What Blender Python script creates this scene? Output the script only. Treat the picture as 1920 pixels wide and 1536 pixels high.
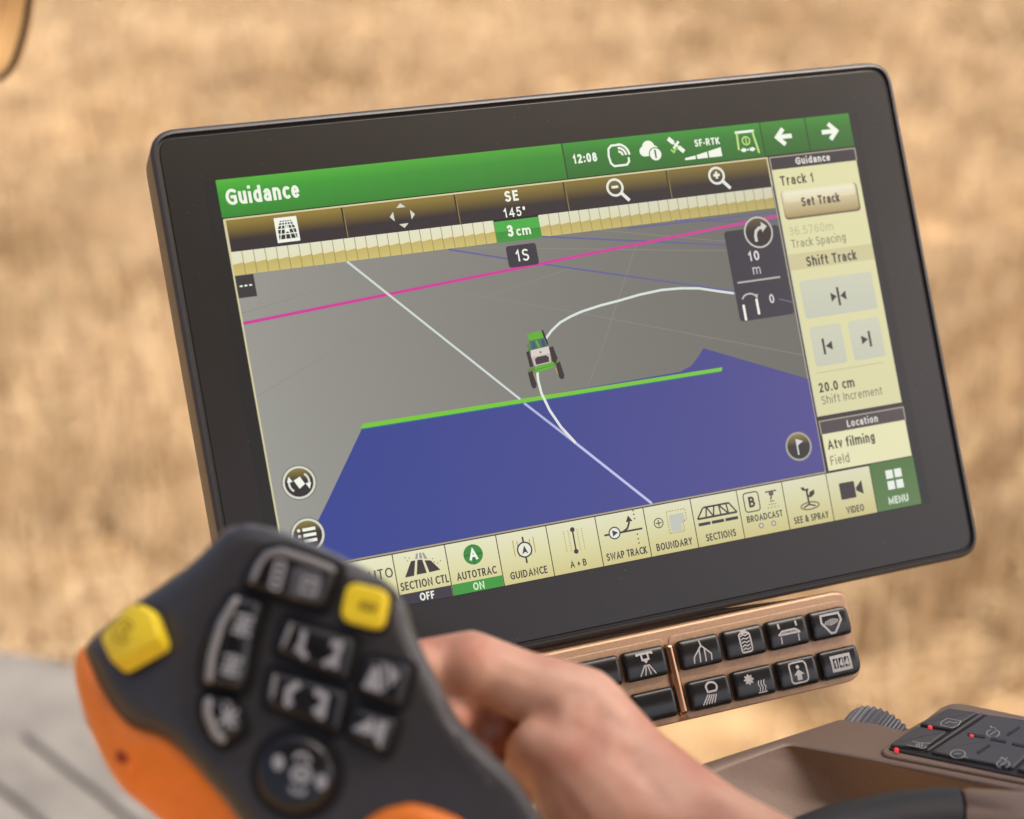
import bpy, bmesh, math, random
import numpy as np
from mathutils import Vector, Matrix
from mathutils.geometry import delaunay_2d_cdt

random.seed(7)
scene = bpy.context.scene
coll = scene.collection
for o in list(bpy.data.objects):
    bpy.data.objects.remove(o)
R = math.radians

# ------------------------------------------------------------------ camera
# World: metres, Z up, +Y away from the seat. The centre of the display's lit
# area is the origin; the display leans back TILT from the vertical.
TILT = R(30)
FPX = 2880.0                       # focal length in photograph pixels (1920 wide)
CX, CY = 960.0, 890.0              # optical axis in photograph pixels (cropped picture)
CR = ((0.9390234736, -0.1787932570, 0.2937139548),
      (0.1637613614, 0.9836287756, 0.0752106928),
      (-0.3023526624, -0.0225256089, 0.9529299368))
CT = (0.03205362936, 0.04973711426, -0.62452132374)
Rm = Matrix(CR)
sT, cT = math.sin(TILT), math.cos(TILT)
Dw = Matrix(((1, 0, 0), (0, sT, -cT), (0, cT, sT)))
CAM = Dw @ (-(Rm.transposed() @ Vector(CT)))
AX = Dw @ Rm.transposed()
cd = bpy.data.cameras.new('camera')
cd.sensor_fit = 'HORIZONTAL'
cd.sensor_width = 36.0
cd.lens = 36.0 * FPX / 1920.0
cd.shift_y = (CY - 768.0) / 1920.0
cd.clip_start = 0.02
cd.clip_end = 2000
cd.dof.use_dof = True
cd.dof.focus_distance = 0.612
cd.dof.aperture_fstop = 5.0
cam = bpy.data.objects.new('camera', cd)
cam.matrix_world = Matrix.Translation(CAM) @ AX.to_4x4()
coll.objects.link(cam)
scene.camera = cam

# ------------------------------------------------------------------ light
SUN_DIR = Vector((0.44, -0.28, 0.86)).normalized()     # towards the sun
w = bpy.data.worlds.new('World')
scene.world = w
w.use_nodes = True
nt = w.node_tree
nt.nodes.clear()
sky = nt.nodes.new('ShaderNodeTexSky')
sky.sky_type = 'NISHITA'
sky.sun_disc = False
sky.sun_elevation = math.asin(SUN_DIR.z)
sky.sun_rotation = math.atan2(SUN_DIR.x, SUN_DIR.y)
sky.air_density = 0.55
sky.dust_density = 7.0
sky.ozone_density = 0.3
bg = nt.nodes.new('ShaderNodeBackground')
bg.inputs['Strength'].default_value = 0.15
wo = nt.nodes.new('ShaderNodeOutputWorld')
nt.links.new(sky.outputs[0], bg.inputs[0])
nt.links.new(bg.outputs[0], wo.inputs[0])
sd = bpy.data.lights.new('sun', 'SUN')
sd.energy = 1.5
sd.angle = R(4)
sd.color = (1.0, 0.90, 0.74)
sun = bpy.data.objects.new('sun', sd)
sun.rotation_euler = SUN_DIR.to_track_quat('Z', 'Y').to_euler()
coll.objects.link(sun)

vs = scene.view_settings
scene.display_settings.display_device = 'sRGB'
vs.view_transform = 'Standard'
vs.look = 'None'
vs.exposure = EXPOSURE = 1.12
vs.gamma = 1.0
vs.use_curve_mapping = False
scene.cycles.use_denoising = True
scene.cycles.max_bounces = 6
scene.cycles.sample_clamp_indirect = 6.0
GAIN = 1.0 / (2 ** EXPOSURE)       # screen pixels keep their own brightness

# ------------------------------------------------------------------ helpers
def lin(c):
    c = c / 255.0
    return c / 12.92 if c <= 0.04045 else ((c + 0.055) / 1.055) ** 2.4

def srgb(r, g, b):
    return (lin(r), lin(g), lin(b), 1.0)

def empty(name, mw, label=None, cat=None, group=None):
    o = bpy.data.objects.new(name, None)
    o.empty_display_size = 0.02
    o.matrix_world = mw
    coll.objects.link(o)
    tag(o, label, cat, group)
    return o

def tag(o, label=None, cat=None, group=None, kind=None):
    if label: o['label'] = label
    if cat: o['category'] = cat
    if group: o['group'] = group
    if kind: o['kind'] = kind
    return o

def mesh_obj(name, verts, faces, mat, parent=None, smooth=True, mw=None):
    me = bpy.data.meshes.new(name)
    me.from_pydata([tuple(v) for v in verts], [], faces)
    me.update()
    return link_mesh(name, me, mat, parent, smooth, mw)

def link_mesh(name, me, mat, parent=None, smooth=True, mw=None):
    if mat is not None and len(me.materials) == 0:
        me.materials.append(mat)
    if smooth:
        for p in me.polygons: p.use_smooth = True
    o = bpy.data.objects.new(name, me)
    coll.objects.link(o)
    if parent is not None: o.parent = parent
    if mw is not None: o.matrix_world = mw
    return o

def fix_normals(o):
    bm = bmesh.new(); bm.from_mesh(o.data)
    bmesh.ops.recalc_face_normals(bm, faces=bm.faces)
    bm.to_mesh(o.data); bm.free()
    return o

def sharp(o, ang=35):
    """smooth shading but hard creases above ang degrees"""
    bm = bmesh.new(); bm.from_mesh(o.data)
    for e in bm.edges:
        if len(e.link_faces) == 2 and e.calc_face_angle(0) > R(ang):
            e.smooth = False
    bm.to_mesh(o.data); bm.free()
    return o

class Frame:
    """a thing's own axes: origin, x, y, z(normal)"""
    def __init__(s, org, x, y):
        s.o = Vector(org); s.x = Vector(x).normalized()
        z = s.x.cross(Vector(y)).normalized()
        s.z = z; s.y = z.cross(s.x).normalized()
        m = Matrix((s.x, s.y, s.z)).transposed()
        s.m = Matrix.Translation(s.o) @ m.to_4x4()
        s.inv = s.m.inverted()
    def px(s, u, v, h=0.0):
        """local point at height h above the frame's plane, seen at photograph pixel u, v"""
        d = ray(u, v); p0 = s.o + s.z * h
        t = (p0 - CAM).dot(s.z) / d.dot(s.z)
        return s.inv @ (CAM + d * t)

def ray(u, v):
    return AX @ Vector(((u - CX) / FPX, -(v - CY) / FPX, -1.0))

def pt(u, v, depth):
    return CAM + ray(u, v) * depth

def round_poly(pts, r, n=5):
    """corner-rounded copy of a 2-D polygon"""
    out = []
    N = len(pts)
    rr = r if isinstance(r, (list, tuple)) else [r] * N
    for i in range(N):
        p = Vector(pts[i][:2]); a = Vector(pts[i - 1][:2]); b = Vector(pts[(i + 1) % N][:2])
        da = (a - p); db = (b - p)
        k = min(rr[i], da.length * 0.48, db.length * 0.48)
        A = p + da.normalized() * k; B = p + db.normalized() * k
        for j in range(n + 1):
            t = j / n
            out.append((A * (1 - t) ** 2 + p * 2 * t * (1 - t) + B * t * t))
    return out

def area2(pts):
    return sum(pts[i - 1][0] * pts[i][1] - pts[i][0] * pts[i - 1][1] for i in range(len(pts))) / 2

def inset(pts, d):
    """move a 2-D outline inwards by d"""
    N = len(pts); s = 1 if area2(pts) > 0 else -1
    out = []
    for i in range(N):
        a = Vector(pts[i - 1][:2]); p = Vector(pts[i][:2]); b = Vector(pts[(i + 1) % N][:2])
        e1 = (p - a); e2 = (b - p)
        if e1.length < 1e-9: e1 = e2
        if e2.length < 1e-9: e2 = e1
        n1 = Vector((-e1.y, e1.x)).normalized() * s
        n2 = Vector((-e2.y, e2.x)).normalized() * s
        m = n1 + n2
        if m.length < 1e-6: m = n1
        m.normalize()
        k = max(0.45, m.dot(n1))
        out.append(p + m * (d / k))
    return out

def slab(name, outline, z0, z1, bevel, mat, parent, n=4, crown=0.0, tilt=None):
    """extruded outline (local x,y) with a rounded top edge; crown lifts the middle"""
    rings = [(0.0, z0), (0.0, z1 - bevel)]
    for k in range(1, n + 1):
        a = k / n * math.pi / 2
        rings.append((bevel * (1 - math.cos(a)), z1 - bevel + bevel * math.sin(a)))
    if crown:
        rings.append((bevel * 2.4, z1 + crown * 0.6)); rings.append((bevel * 4.5, z1 + crown))
    verts = []; faces = []; N = len(outline)
    if area2(outline) < 0: outline = list(reversed(outline))
    for d, z in rings:
        for p in inset(outline, d): 
            zz = z + (tilt(p) if tilt else 0)
            verts.append((p[0], p[1], zz))
    for k in range(len(rings) - 1):
        for i in range(N):
            j = (i + 1) % N
            faces.append((k * N + i, k * N + j, (k + 1) * N + j, (k + 1) * N + i))
    faces.append(tuple(range((len(rings) - 1) * N, len(rings) * N)))
    faces.append(tuple(reversed(range(N))))
    o = mesh_obj(name, verts, faces, mat, parent)
    o.data.polygons[-2].use_smooth = False; o.data.polygons[-1].use_smooth = False
    return sharp(o, 50)

def rrect(x0, y0, x1, y1, r, n=5):
    return round_poly([(x0, y0), (x1, y0), (x1, y1), (x0, y1)], r, n)

def tube(pts, radii, seg=12, cap=True):
    """verts, faces of a swept tube"""
    pts = [Vector(p) for p in pts]
    if not isinstance(radii, (list, tuple)): radii = [radii] * len(pts)
    verts = []; faces = []
    up = Vector((0.123, 0.45, 0.88))
    for i, p in enumerate(pts):
        t = (pts[min(i + 1, len(pts) - 1)] - pts[max(i - 1, 0)]).normalized()
        a = t.cross(up).normalized(); b = t.cross(a).normalized()
        for k in range(seg):
            q = 2 * math.pi * k / seg
            verts.append(p + (a * math.cos(q) + b * math.sin(q)) * radii[i])
    for i in range(len(pts) - 1):
        for k in range(seg):
            j = (k + 1) % seg
            faces.append((i * seg + k, i * seg + j, (i + 1) * seg + j, (i + 1) * seg + k))
    if cap:
        faces.append(tuple(reversed(range(seg))))
        faces.append(tuple(range((len(pts) - 1) * seg, len(pts) * seg)))
    return verts, faces

MMPX = 0.000153                     # metres per photograph pixel at the joystick
def resample(pts, step, closed=True):
    out = []; N = len(pts)
    for i in range(N if closed else N - 1):
        a = Vector(pts[i][:2]); b = Vector(pts[(i + 1) % N][:2])
        n = max(1, int((b - a).length / step))
        for k in range(n): out.append(a + (b - a) * (k / n))
    return out

def pillow(name, outline, hfun, r, thick, mat, parent, step=8, rb=0.014, to3=None, k=MMPX, rings=(2.0, 5.0)):
    ol = resample([(p[0], p[1]) for p in outline], step)
    arr = np.array([(p.x, p.y) for p in ol])
    a = arr; b = np.roll(arr, -1, 0)
    u0, v0_, u1, v1_ = arr[:, 0].min(), arr[:, 1].min(), arr[:, 0].max(), arr[:, 1].max()
    gx, gy = np.meshgrid(np.arange(u0, u1, step), np.arange(v0_, v1_, step))
    g = np.stack([gx.ravel() + (np.floor((gy.ravel() - v0_) / step) % 2) * step / 2, gy.ravel()], 1)
    def dist(q):
        best = np.full(len(q), 1e9)
        for A_, B_ in zip(a, b):
            e = B_ - A_; L2 = (e @ e) + 1e-12
            t = np.clip(((q - A_) @ e) / L2, 0, 1)
            best = np.minimum(best, np.hypot(*(q - (A_ + t[:, None] * e)).T))
        return best
    def inside(q):
        ins = np.zeros(len(q), bool)
        for A_, B_ in zip(a, b):
            cond = (A_[1] > q[:, 1]) != (B_[1] > q[:, 1])
            with np.errstate(divide='ignore', invalid='ignore'):
                xx = (B_[0] - A_[0]) * (q[:, 1] - A_[1]) / (B_[1] - A_[1]) + A_[0]
            ins ^= cond & (q[:, 0] < xx)
        return ins
    g = g[inside(g)]; g = g[dist(g) > step * 0.55]
    # an extra ring close to the edge for a clean rounding
    cen = []
    for d_ in rings:
        if d_ < step * 0.9:
            rr = np.array([(p.x, p.y) for p in inset([Vector(p) for p in arr], d_)]); cen.append(rr)
    pts = [Vector(p) for p in arr] + [Vector(p) for k in cen for p in k] + [Vector(p) for p in g]
    N = len(arr)
    res = delaunay_2d_cdt(pts, [], [list(range(N))], 1, step * 1e-5)
    q = np.array([(p.x, p.y) for p in res[0]]); tris = res[2]
    d = dist(q) * k
    e = np.clip(1 - d / r, 0, 1); edge = r * (1 - np.sqrt(1 - e * e))
    eb = np.clip(1 - d / rb, 0, 1); back = thick * np.sqrt(1 - eb * eb)
    V = []; n = len(q); onb = d < 1e-7; mapb = {}
    for i in range(n):
        V.append(to3(q[i, 0], q[i, 1], hfun(q[i, 0], q[i, 1]) - edge[i]))
    for i in range(n):
        if onb[i]: mapb[i] = i
        else:
            p = V[i]; mapb[i] = len(V)
            V.append(Vector((p.x, p.y, p.z + edge[i] - r - back[i])))
    F = [tuple(t) for t in tris] + [tuple(mapb[k] for k in reversed(t)) for t in tris]
    return fix_normals(mesh_obj(name, V, F, mat, parent))

# ------------------------------------------------------------------ materials
def material(name, col, rough=0.5, spec=0.5, metal=0.0, var=0.0, vscale=40.0, bump=0.0, bscale=800.0,
             coat=0.0, sss=0.0, col2=None, rvar=0.0):
    m = bpy.data.materials.new(name); m.use_nodes = True
    t = m.node_tree; b = t.nodes['Principled BSDF']
    b.inputs['Roughness'].default_value = rough
    b.inputs['Specular IOR Level'].default_value = spec
    b.inputs['Metallic'].default_value = metal
    b.inputs['Base Color'].default_value = (*col[:3], 1)
    b.inputs['Coat Weight'].default_value = coat
    b.inputs['Coat Roughness'].default_value = 0.12
    tc = t.nodes.new('ShaderNodeTexCoord')
    if var or col2 or rvar:
        n = t.nodes.new('ShaderNodeTexNoise'); n.inputs['Scale'].default_value = vscale
        n.inputs['Detail'].default_value = 6
        t.links.new(tc.outputs['Object'], n.inputs['Vector'])
        if var or col2:
            cr = t.nodes.new('ShaderNodeValToRGB')
            c2 = col2 if col2 else tuple(c * (1 + var) for c in col[:3])
            c1 = col if col2 else tuple(c * (1 - var) for c in col[:3])
            cr.color_ramp.elements[0].color = (*c1[:3], 1); cr.color_ramp.elements[0].position = 0.33
            cr.color_ramp.elements[1].color = (*c2[:3], 1); cr.color_ramp.elements[1].position = 0.67
            t.links.new(n.outputs['Fac'], cr.inputs[0])
            t.links.new(cr.outputs[0], b.inputs['Base Color'])
        if rvar:
            mr = t.nodes.new('ShaderNodeMapRange')
            mr.inputs['From Min'].default_value = 0.3; mr.inputs['From Max'].default_value = 0.7
            mr.inputs['To Min'].default_value = rough - rvar; mr.inputs['To Max'].default_value = rough + rvar
            t.links.new(n.outputs['Fac'], mr.inputs['Value'])
            t.links.new(mr.outputs[0], b.inputs['Roughness'])
    if bump:
        n2 = t.nodes.new('ShaderNodeTexNoise'); n2.inputs['Scale'].default_value = bscale
        n2.inputs['Detail'].default_value = 3
        t.links.new(tc.outputs['Object'], n2.inputs['Vector'])
        bp = t.nodes.new('ShaderNodeBump'); bp.inputs['Strength'].default_value = bump
        bp.inputs['Distance'].default_value = 0.0004
        t.links.new(n2.outputs['Fac'], bp.inputs['Height'])
        t.links.new(bp.outputs[0], b.inputs['Normal'])
    if sss:
        b.inputs['Subsurface Weight'].default_value = sss
        b.inputs['Subsurface Radius'].default_value = (1.0, 0.35, 0.2)
        b.inputs['Subsurface Scale'].default_value = 0.004
    return m

def attr_material(name, rough, spec, emission, base_scale=1.0):
    """colour from the mesh's own colour attribute; emission > 0 for lit display pixels"""
    m = bpy.data.materials.new(name); m.use_nodes = True
    t = m.node_tree; b = t.nodes['Principled BSDF']
    a = t.nodes.new('ShaderNodeAttribute'); a.attribute_name = 'Col'
    b.inputs['Roughness'].default_value = rough
    b.inputs['Specular IOR Level'].default_value = spec
    if emission:
        b.inputs['Base Color'].default_value = (0.006, 0.0058, 0.0056, 1)
        t.links.new(a.outputs['Color'], b.inputs['Emission Color'])
        b.inputs['Emission Strength'].default_value = emission
    else:
        t.links.new(a.outputs['Color'], b.inputs['Base Color'])
    return m

M = {}
M['bezel'] = material('bezel_glass', (0.0105, 0.0088, 0.0078), 0.30, 0.42)
def dust(m, amount=0.10, scale=1500.0):
    """sparse pale specks on top of the material's own colour"""
    t = m.node_tree; b = t.nodes['Principled BSDF']
    tc = t.nodes.new('ShaderNodeTexCoord'); vo = t.nodes.new('ShaderNodeTexVoronoi'); vo.inputs['Scale'].default_value = scale * 0.28
    n = t.nodes.new('ShaderNodeTexNoise'); n.inputs['Scale'].default_value = 30; n.inputs['Detail'].default_value = 4
    t.links.new(tc.outputs['Object'], vo.inputs['Vector']); t.links.new(tc.outputs['Object'], n.inputs['Vector'])
    lt = t.nodes.new('ShaderNodeMath'); lt.operation = 'LESS_THAN'; lt.inputs[1].default_value = 0.10
    g = t.nodes.new('ShaderNodeSeparateColor'); gt = t.nodes.new('ShaderNodeMath'); gt.operation = 'GREATER_THAN'; gt.inputs[1].default_value = 0.93
    t.links.new(vo.outputs['Distance'], lt.inputs[0]); t.links.new(vo.outputs['Color'], g.inputs[0]); t.links.new(g.outputs[0], gt.inputs[0])
    mu = t.nodes.new('ShaderNodeMath'); mu.operation = 'MULTIPLY'; t.links.new(lt.outputs[0], mu.inputs[0]); t.links.new(gt.outputs[0], mu.inputs[1])
    sm = t.nodes.new('ShaderNodeMapRange'); sm.inputs['From Min'].default_value = 0.45; sm.inputs['From Max'].default_value = 0.8; sm.inputs['To Max'].default_value = 0.002
    t.links.new(n.outputs['Fac'], sm.inputs['Value'])
    ad = t.nodes.new('ShaderNodeMath'); ad.operation = 'MULTIPLY_ADD'; ad.inputs[1].default_value = amount
    t.links.new(mu.outputs[0], ad.inputs[0]); t.links.new(sm.outputs[0], ad.inputs[2])
    mx = t.nodes.new('ShaderNodeMix'); mx.data_type = 'RGBA'; mx.blend_type = 'ADD'; mx.inputs[0].default_value = 1.0
    mx.inputs[6].default_value = b.inputs['Base Color'].default_value
    t.links.new(ad.outputs[0], mx.inputs[7]); t.links.new(mx.outputs[2], b.inputs['Base Color'])
dust(M['bezel'], 0.06)
M['lcd_edge'] = material('display_border', (0.022, 0.020, 0.021), 0.34, 0.5)
M['housing'] = material('housing_plastic', (0.030, 0.027, 0.028), 0.42, 0.5, bump=0.15, bscale=2500)
M['gap'] = material('dark_gap', (0.008, 0.007, 0.006), 0.5, 0.4)
M['screen'] = attr_material('screen_pixels', 0.32, 0.38, 0.96 * GAIN)
M['bronze'] = material('bronze_paint', (0.37, 0.228, 0.130), 0.36, 0.5, metal=0.22, var=0.10, vscale=900, bump=0.10, bscale=3500)
M['console'] = material('console_plastic', (0.178, 0.121, 0.085), 0.42, 0.5, metal=0.15, var=0.09, vscale=1300, bump=0.22, bscale=2600)
M['button'] = material('button_black', (0.009, 0.009, 0.009), 0.24, 0.4, bump=0.03, bscale=2500)
M['icon'] = material('icon_print', (0.40, 0.39, 0.37), 0.5, 0.3)
M['icon_dim'] = material('icon_print_dim', (0.30, 0.30, 0.29), 0.5, 0.3)
M['key'] = material('key_charcoal', (0.052, 0.050, 0.051), 0.46, 0.35, bump=0.08, bscale=2500)
M['polish'] = material('polished_bronze', (0.36, 0.205, 0.115), 0.16, 0.5, metal=0.85)
M['trim'] = material('gloss_trim', (0.10, 0.07, 0.05), 0.10, 0.5, metal=0.6)
M['shell'] = material('joystick_shell', (0.036, 0.0325, 0.0305), 0.36, 0.5, var=0.06, vscale=300, bump=0.12, bscale=2500)
M['gasket'] = material('gasket_rubber', (0.010, 0.009, 0.009), 0.65, 0.3)
M['jkey'] = material('joystick_key', (0.010, 0.0096, 0.0096), 0.26, 0.5)
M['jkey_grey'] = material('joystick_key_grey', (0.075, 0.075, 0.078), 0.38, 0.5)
M['jedge'] = material('joystick_edge_highlight', (0.15, 0.15, 0.155), 0.26, 0.6)
M['jkey_highlight'] = material('joystick_key_highlight', (0.25, 0.24, 0.23), 0.28, 0.5)
M['jicon'] = material('joystick_icon', (0.34, 0.34, 0.34), 0.5, 0.3)
M['orange'] = material('orange_plastic', (0.86, 0.215, 0.018), 0.40, 0.5, var=0.04, vscale=200, bump=0.06, bscale=2500)
M['yellow'] = material('yellow_plastic', (0.86, 0.64, 0.020), 0.40, 0.5)
M['yellow_print'] = material('yellow_key_print', (0.36, 0.25, 0.02), 0.5, 0.3)
M['wheel'] = material('wheel_rubber', (0.085, 0.086, 0.094), 0.42, 0.5)
M['pad'] = material('soft_black_pad', (0.016, 0.015, 0.014), 0.55, 0.4, bump=0.3, bscale=1800)
M['skin'] = material('skin', (0.47, 0.19, 0.115), 0.45, 0.4, col2=(0.62, 0.355, 0.24), vscale=42, bump=0.35, bscale=700, sss=0.25)
M['nail'] = material('finger_nail', (0.62, 0.36, 0.29), 0.25, 0.5)

# ------------------------------------------------------------------ lettering: a small stroke alphabet
def A(cx, cy, rx, ry, a0, a1, n=None):
    n = n or max(4, int(abs(a1 - a0) / 18))
    return [(cx + rx * math.cos(R(a0 + (a1 - a0) * i / n)), cy + ry * math.sin(R(a0 + (a1 - a0) * i / n))) for i in range(n + 1)]

X = 0.75
G = {
 'A': (.82, [[(0, 0), (.41, 1), (.82, 0)], [(.16, .32), (.66, .32)]]),
 'B': (.68, [[(0, 0), (0, 1), (.3, 1)] + A(.34, .77, .27, .23, 90, -90) + [(0, .54)], [(.3, .54)] + A(.36, .27, .32, .27, 90, -90) + [(0, 0)]]),
 'C': (.70, [A(.5, .5, .5, .5, 55, 305)]),
 'D': (.78, [[(0, 0), (0, 1), (.25, 1)] + A(.28, .5, .5, .5, 90, -90) + [(0, 0)]]),
 'E': (.54, [[(.54, 1), (0, 1), (0, 0), (.54, 0)], [(0, .53), (.48, .53)]]),
 'F': (.52, [[(.52, 1), (0, 1), (0, 0)], [(0, .5), (.46, .5)]]),
 'G': (.78, [A(.5, .5, .5, .5, 55, 300) + [(.78, .1), (.78, .5), (.48, .5)]]),
 'I': (.16, [[(.08, 0), (.08, 1)]]),
 'K': (.68, [[(0, 0), (0, 1)], [(.62, 1), (.06, .45)], [(.2, .6), (.66, 0)]]),
 'L': (.52, [[(0, 1), (0, 0), (.52, 0)]]),
 'M': (.98, [[(0, 0), (0, 1), (.49, .1), (.98, 1), (.98, 0)]]),
 'N': (.78, [[(0, 0), (0, 1), (.78, 0), (.78, 1)]]),
 'O': (.86, [A(.43, .5, .43, .5, 90, 450, 22)]),
 'P': (.64, [[(0, 0), (0, 1), (.3, 1)] + A(.34, .72, .3, .28, 90, -90) + [(0, .44)]]),
 'R': (.68, [[(0, 0), (0, 1), (.3, 1)] + A(.34, .73, .28, .27, 90, -90) + [(0, .46)], [(.3, .46), (.66, 0)]]),
 'S': (.60, [A(.32, .75, .30, .25, 45, 250) + A(.28, .25, .32, .27, 75, -140)]),
 'T': (.64, [[(0, 1), (.64, 1)], [(.32, 1), (.32, 0)]]),
 'U': (.76, [[(0, 1), (0, .36)] + A(.38, .36, .38, .36, 180, 360) + [(.76, 1)]]),
 'V': (.76, [[(0, 1), (.38, 0), (.76, 1)]]),
 'W': (1.12, [[(0, 1), (.28, 0), (.56, .95), (.84, 0), (1.12, 1)]]),
 'Y': (.70, [[(0, 1), (.35, .45), (.70, 1)], [(.35, .45), (.35, 0)]]),
 'a': (.54, [A(.28, .52, .24, .23, 150, 30) + [(.54, .5), (.54, 0)], [(.54, .42)] + A(.22, .21, .22, .21, 90, 270) + [(.36, .02), (.54, .18)]]),
 'c': (.48, [A(.36, X / 2, .36, X / 2, 60, 300)]),
 'd': (.58, [[(.58, 1.06), (.58, 0)], A(.3, X / 2, .3, X / 2, 50, 310)]),
 'e': (.58, [[(.03, .39), (.56, .39)] + A(.3, X / 2, .28, X / 2, 5, 310)]),
 'f': (.40, [[(.42, 1.04)] + A(.36, .84, .2, .2, 90, 180) + [(.16, 0)], [(0, X - .03), (.38, X - .03)]]),
 'g': (.58, [A(.3, .40, .27, .34, 40, 320), [(.58, X), (.58, -.1)] + A(.3, -.1, .28, .2, 0, -150)]),
 'h': (.58, [[(0, 0), (0, 1.06)], [(0, .45)] + A(.29, .46, .29, .29, 170, 0) + [(.58, 0)]]),
 'i': (.14, [[(.07, 0), (.07, .67)], [(.07, 1.10), (.07, 1.11)]]),
 'k': (.52, [[(0, 0), (0, 1.06)], [(.5, X), (.05, .32)], [(.16, .42), (.52, 0)]]),
 'l': (.14, [[(.07, 0), (.07, 1.06)]]),
 'm': (.96, [[(0, 0), (0, X)], [(0, .5)] + A(.24, .5, .24, .25, 170, 0) + [(.48, 0)], [(.48, .5)] + A(.72, .5, .24, .25, 170, 0) + [(.96, 0)]]),
 'n': (.56, [[(0, 0), (0, X)], [(0, .46)] + A(.28, .47, .28, .28, 170, 0) + [(.56, 0)]]),
 'o': (.60, [A(.3, X / 2, .3, X / 2, 90, 450, 18)]),
 'p': (.58, [[(0, X), (0, -.32)], A(.28, X / 2, .3, X / 2, 130, -130)]),
 'r': (.36, [[(0, 0), (0, X)], [(0, .44)] + A(.3, .44, .3, .30, 175, 80)]),
 't': (.38, [[(.14, .95), (.14, .18)] + A(.3, .18, .16, .18, 180, 285), [(0, X - .03), (.38, X - .03)]]),
 'u': (.56, [[(0, X), (0, .28)] + A(.28, .28, .28, .28, 180, 355), [(.56, X), (.56, 0)]]),
 'v': (.56, [[(0, X), (.28, 0), (.56, X)]]),
 '0': (.60, [A(.3, .5, .3, .5, 90, 450, 20)]),
 '1': (.42, [[(.04, .74), (.30, 1), (.30, 0)]]),
 '2': (.58, [A(.28, .72, .28, .28, 150, -20) + [(.04, 0), (.58, 0)]]),
 '3': (.56, [A(.26, .76, .27, .24, 140, -90) + [(.18, .52)], [(.26, .52)] + A(.26, .26, .3, .26, 90, -140)]),
 '4': (.62, [[(.46, 0), (.46, 1), (0, .26), (.62, .26)]]),
 '5': (.56, [[(.5, 1), (.1, 1), (.06, .55)] + A(.26, .31, .29, .31, 105, -140)]),
 '6': (.58, [A(.42, .55, .42, .45, 80, 180) + A(.29, .30, .29, .30, 180, -180)]),
 '7': (.58, [[(0, 1), (.58, 1), (.18, 0)]]),
 '8': (.58, [A(.29, .76, .25, .24, 90, 450), A(.29, .27, .29, .27, 90, 450)]),
 ':': (.14, [[(.07, .05), (.07, .07)], [(.07, .62), (.07, .64)]]),
 '-': (.30, [[(0, .36), (.30, .36)]]),
 '.': (.14, [[(.07, .02), (.07, .04)]]),
 '\u00b0': (.30, [A(.15, .84, .14, .16, 90, 450)]),
 '+': (.50, [[(0, .44), (.5, .44)], [(.25, .18), (.25, .70)]]),
 '&': (.80, [[(.80, 0), (.22, .66)] + A(.33, .80, .19, .20, 220, -20) + [(.10, .42)] + A(.28, .24, .28, .24, 140, 300) + [(.74, .48)]]),
 '!': (.14, [[(.07, .32), (.07, 1)], [(.07, .04), (.07, .06)]]),
 ' ': (.16, []),
}

def miter_strip(pts, wd, square=True, closed=False):
    """left/right points of a stroked polyline"""
    P = [Vector(p) for p in pts]
    Q = [P[0]]
    for p in P[1:]:
        if (p - Q[-1]).length > 1e-6: Q.append(p)
    P = Q
    if len(P) < 2: return [], []
    closed = closed or ((P[0] - P[-1]).length < 1e-6 and len(P) > 3)
    if closed and (P[0] - P[-1]).length < 1e-6: P = P[:-1]
    h = wd / 2
    if square and not closed:
        P[0] = P[0] - (P[1] - P[0]).normalized() * h
        P[-1] = P[-1] + (P[-1] - P[-2]).normalized() * h
    L = []; Rr = []; N = len(P)
    for i in range(N):
        a = P[i - 1] if (i > 0 or closed) else None
        b = P[(i + 1) % N] if (i < N - 1 or closed) else None
        d1 = (P[i] - a).normalized() if a is not None else None
        d2 = (b - P[i]).normalized() if b is not None else None
        if d1 is None: d1 = d2
        if d2 is None: d2 = d1
        n1 = Vector((-d1.y, d1.x)); n2 = Vector((-d2.y, d2.x))
        m = n1 + n2
        if m.length < 1e-4: m = n1
        m.normalize()
        k = h / max(0.42, m.dot(n1))
        L.append(P[i] + m * k); Rr.append(P[i] - m * k)
    if closed:
        L.append(L[0]); Rr.append(Rr[0])
    return L, Rr

def text_strokes(s, cap, weight, spacing=None, cond=0.94):
    """list of polylines (x right, y up, baseline 0) and total width; weight = stroke / cap height"""
    sp = spacing if spacing is not None else 0.17
    x = 0.0; out = []
    hw = weight / 2
    for ch in s:
        gw, st = G[ch]
        gw2 = max(gw * cond, weight)
        for pl in st:
            q = []
            for (px_, py_) in pl:
                fx = px_ / gw if gw else 0
                xx = hw + fx * (gw2 - 2 * hw) if gw2 > 2 * hw + 1e-6 else gw2 / 2
                yy = hw + py_ * (1 - 2 * hw)
                q.append(((x + xx) * cap, yy * cap))
            out.append(q)
        x += gw2 + sp
    return out, (x - sp) * cap

# ------------------------------------------------------------------ display
DISP = Frame((0, 0, 0), (1, 0, 0), (0, sT, cT))
PX = 0.276 / 1280.0

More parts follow.
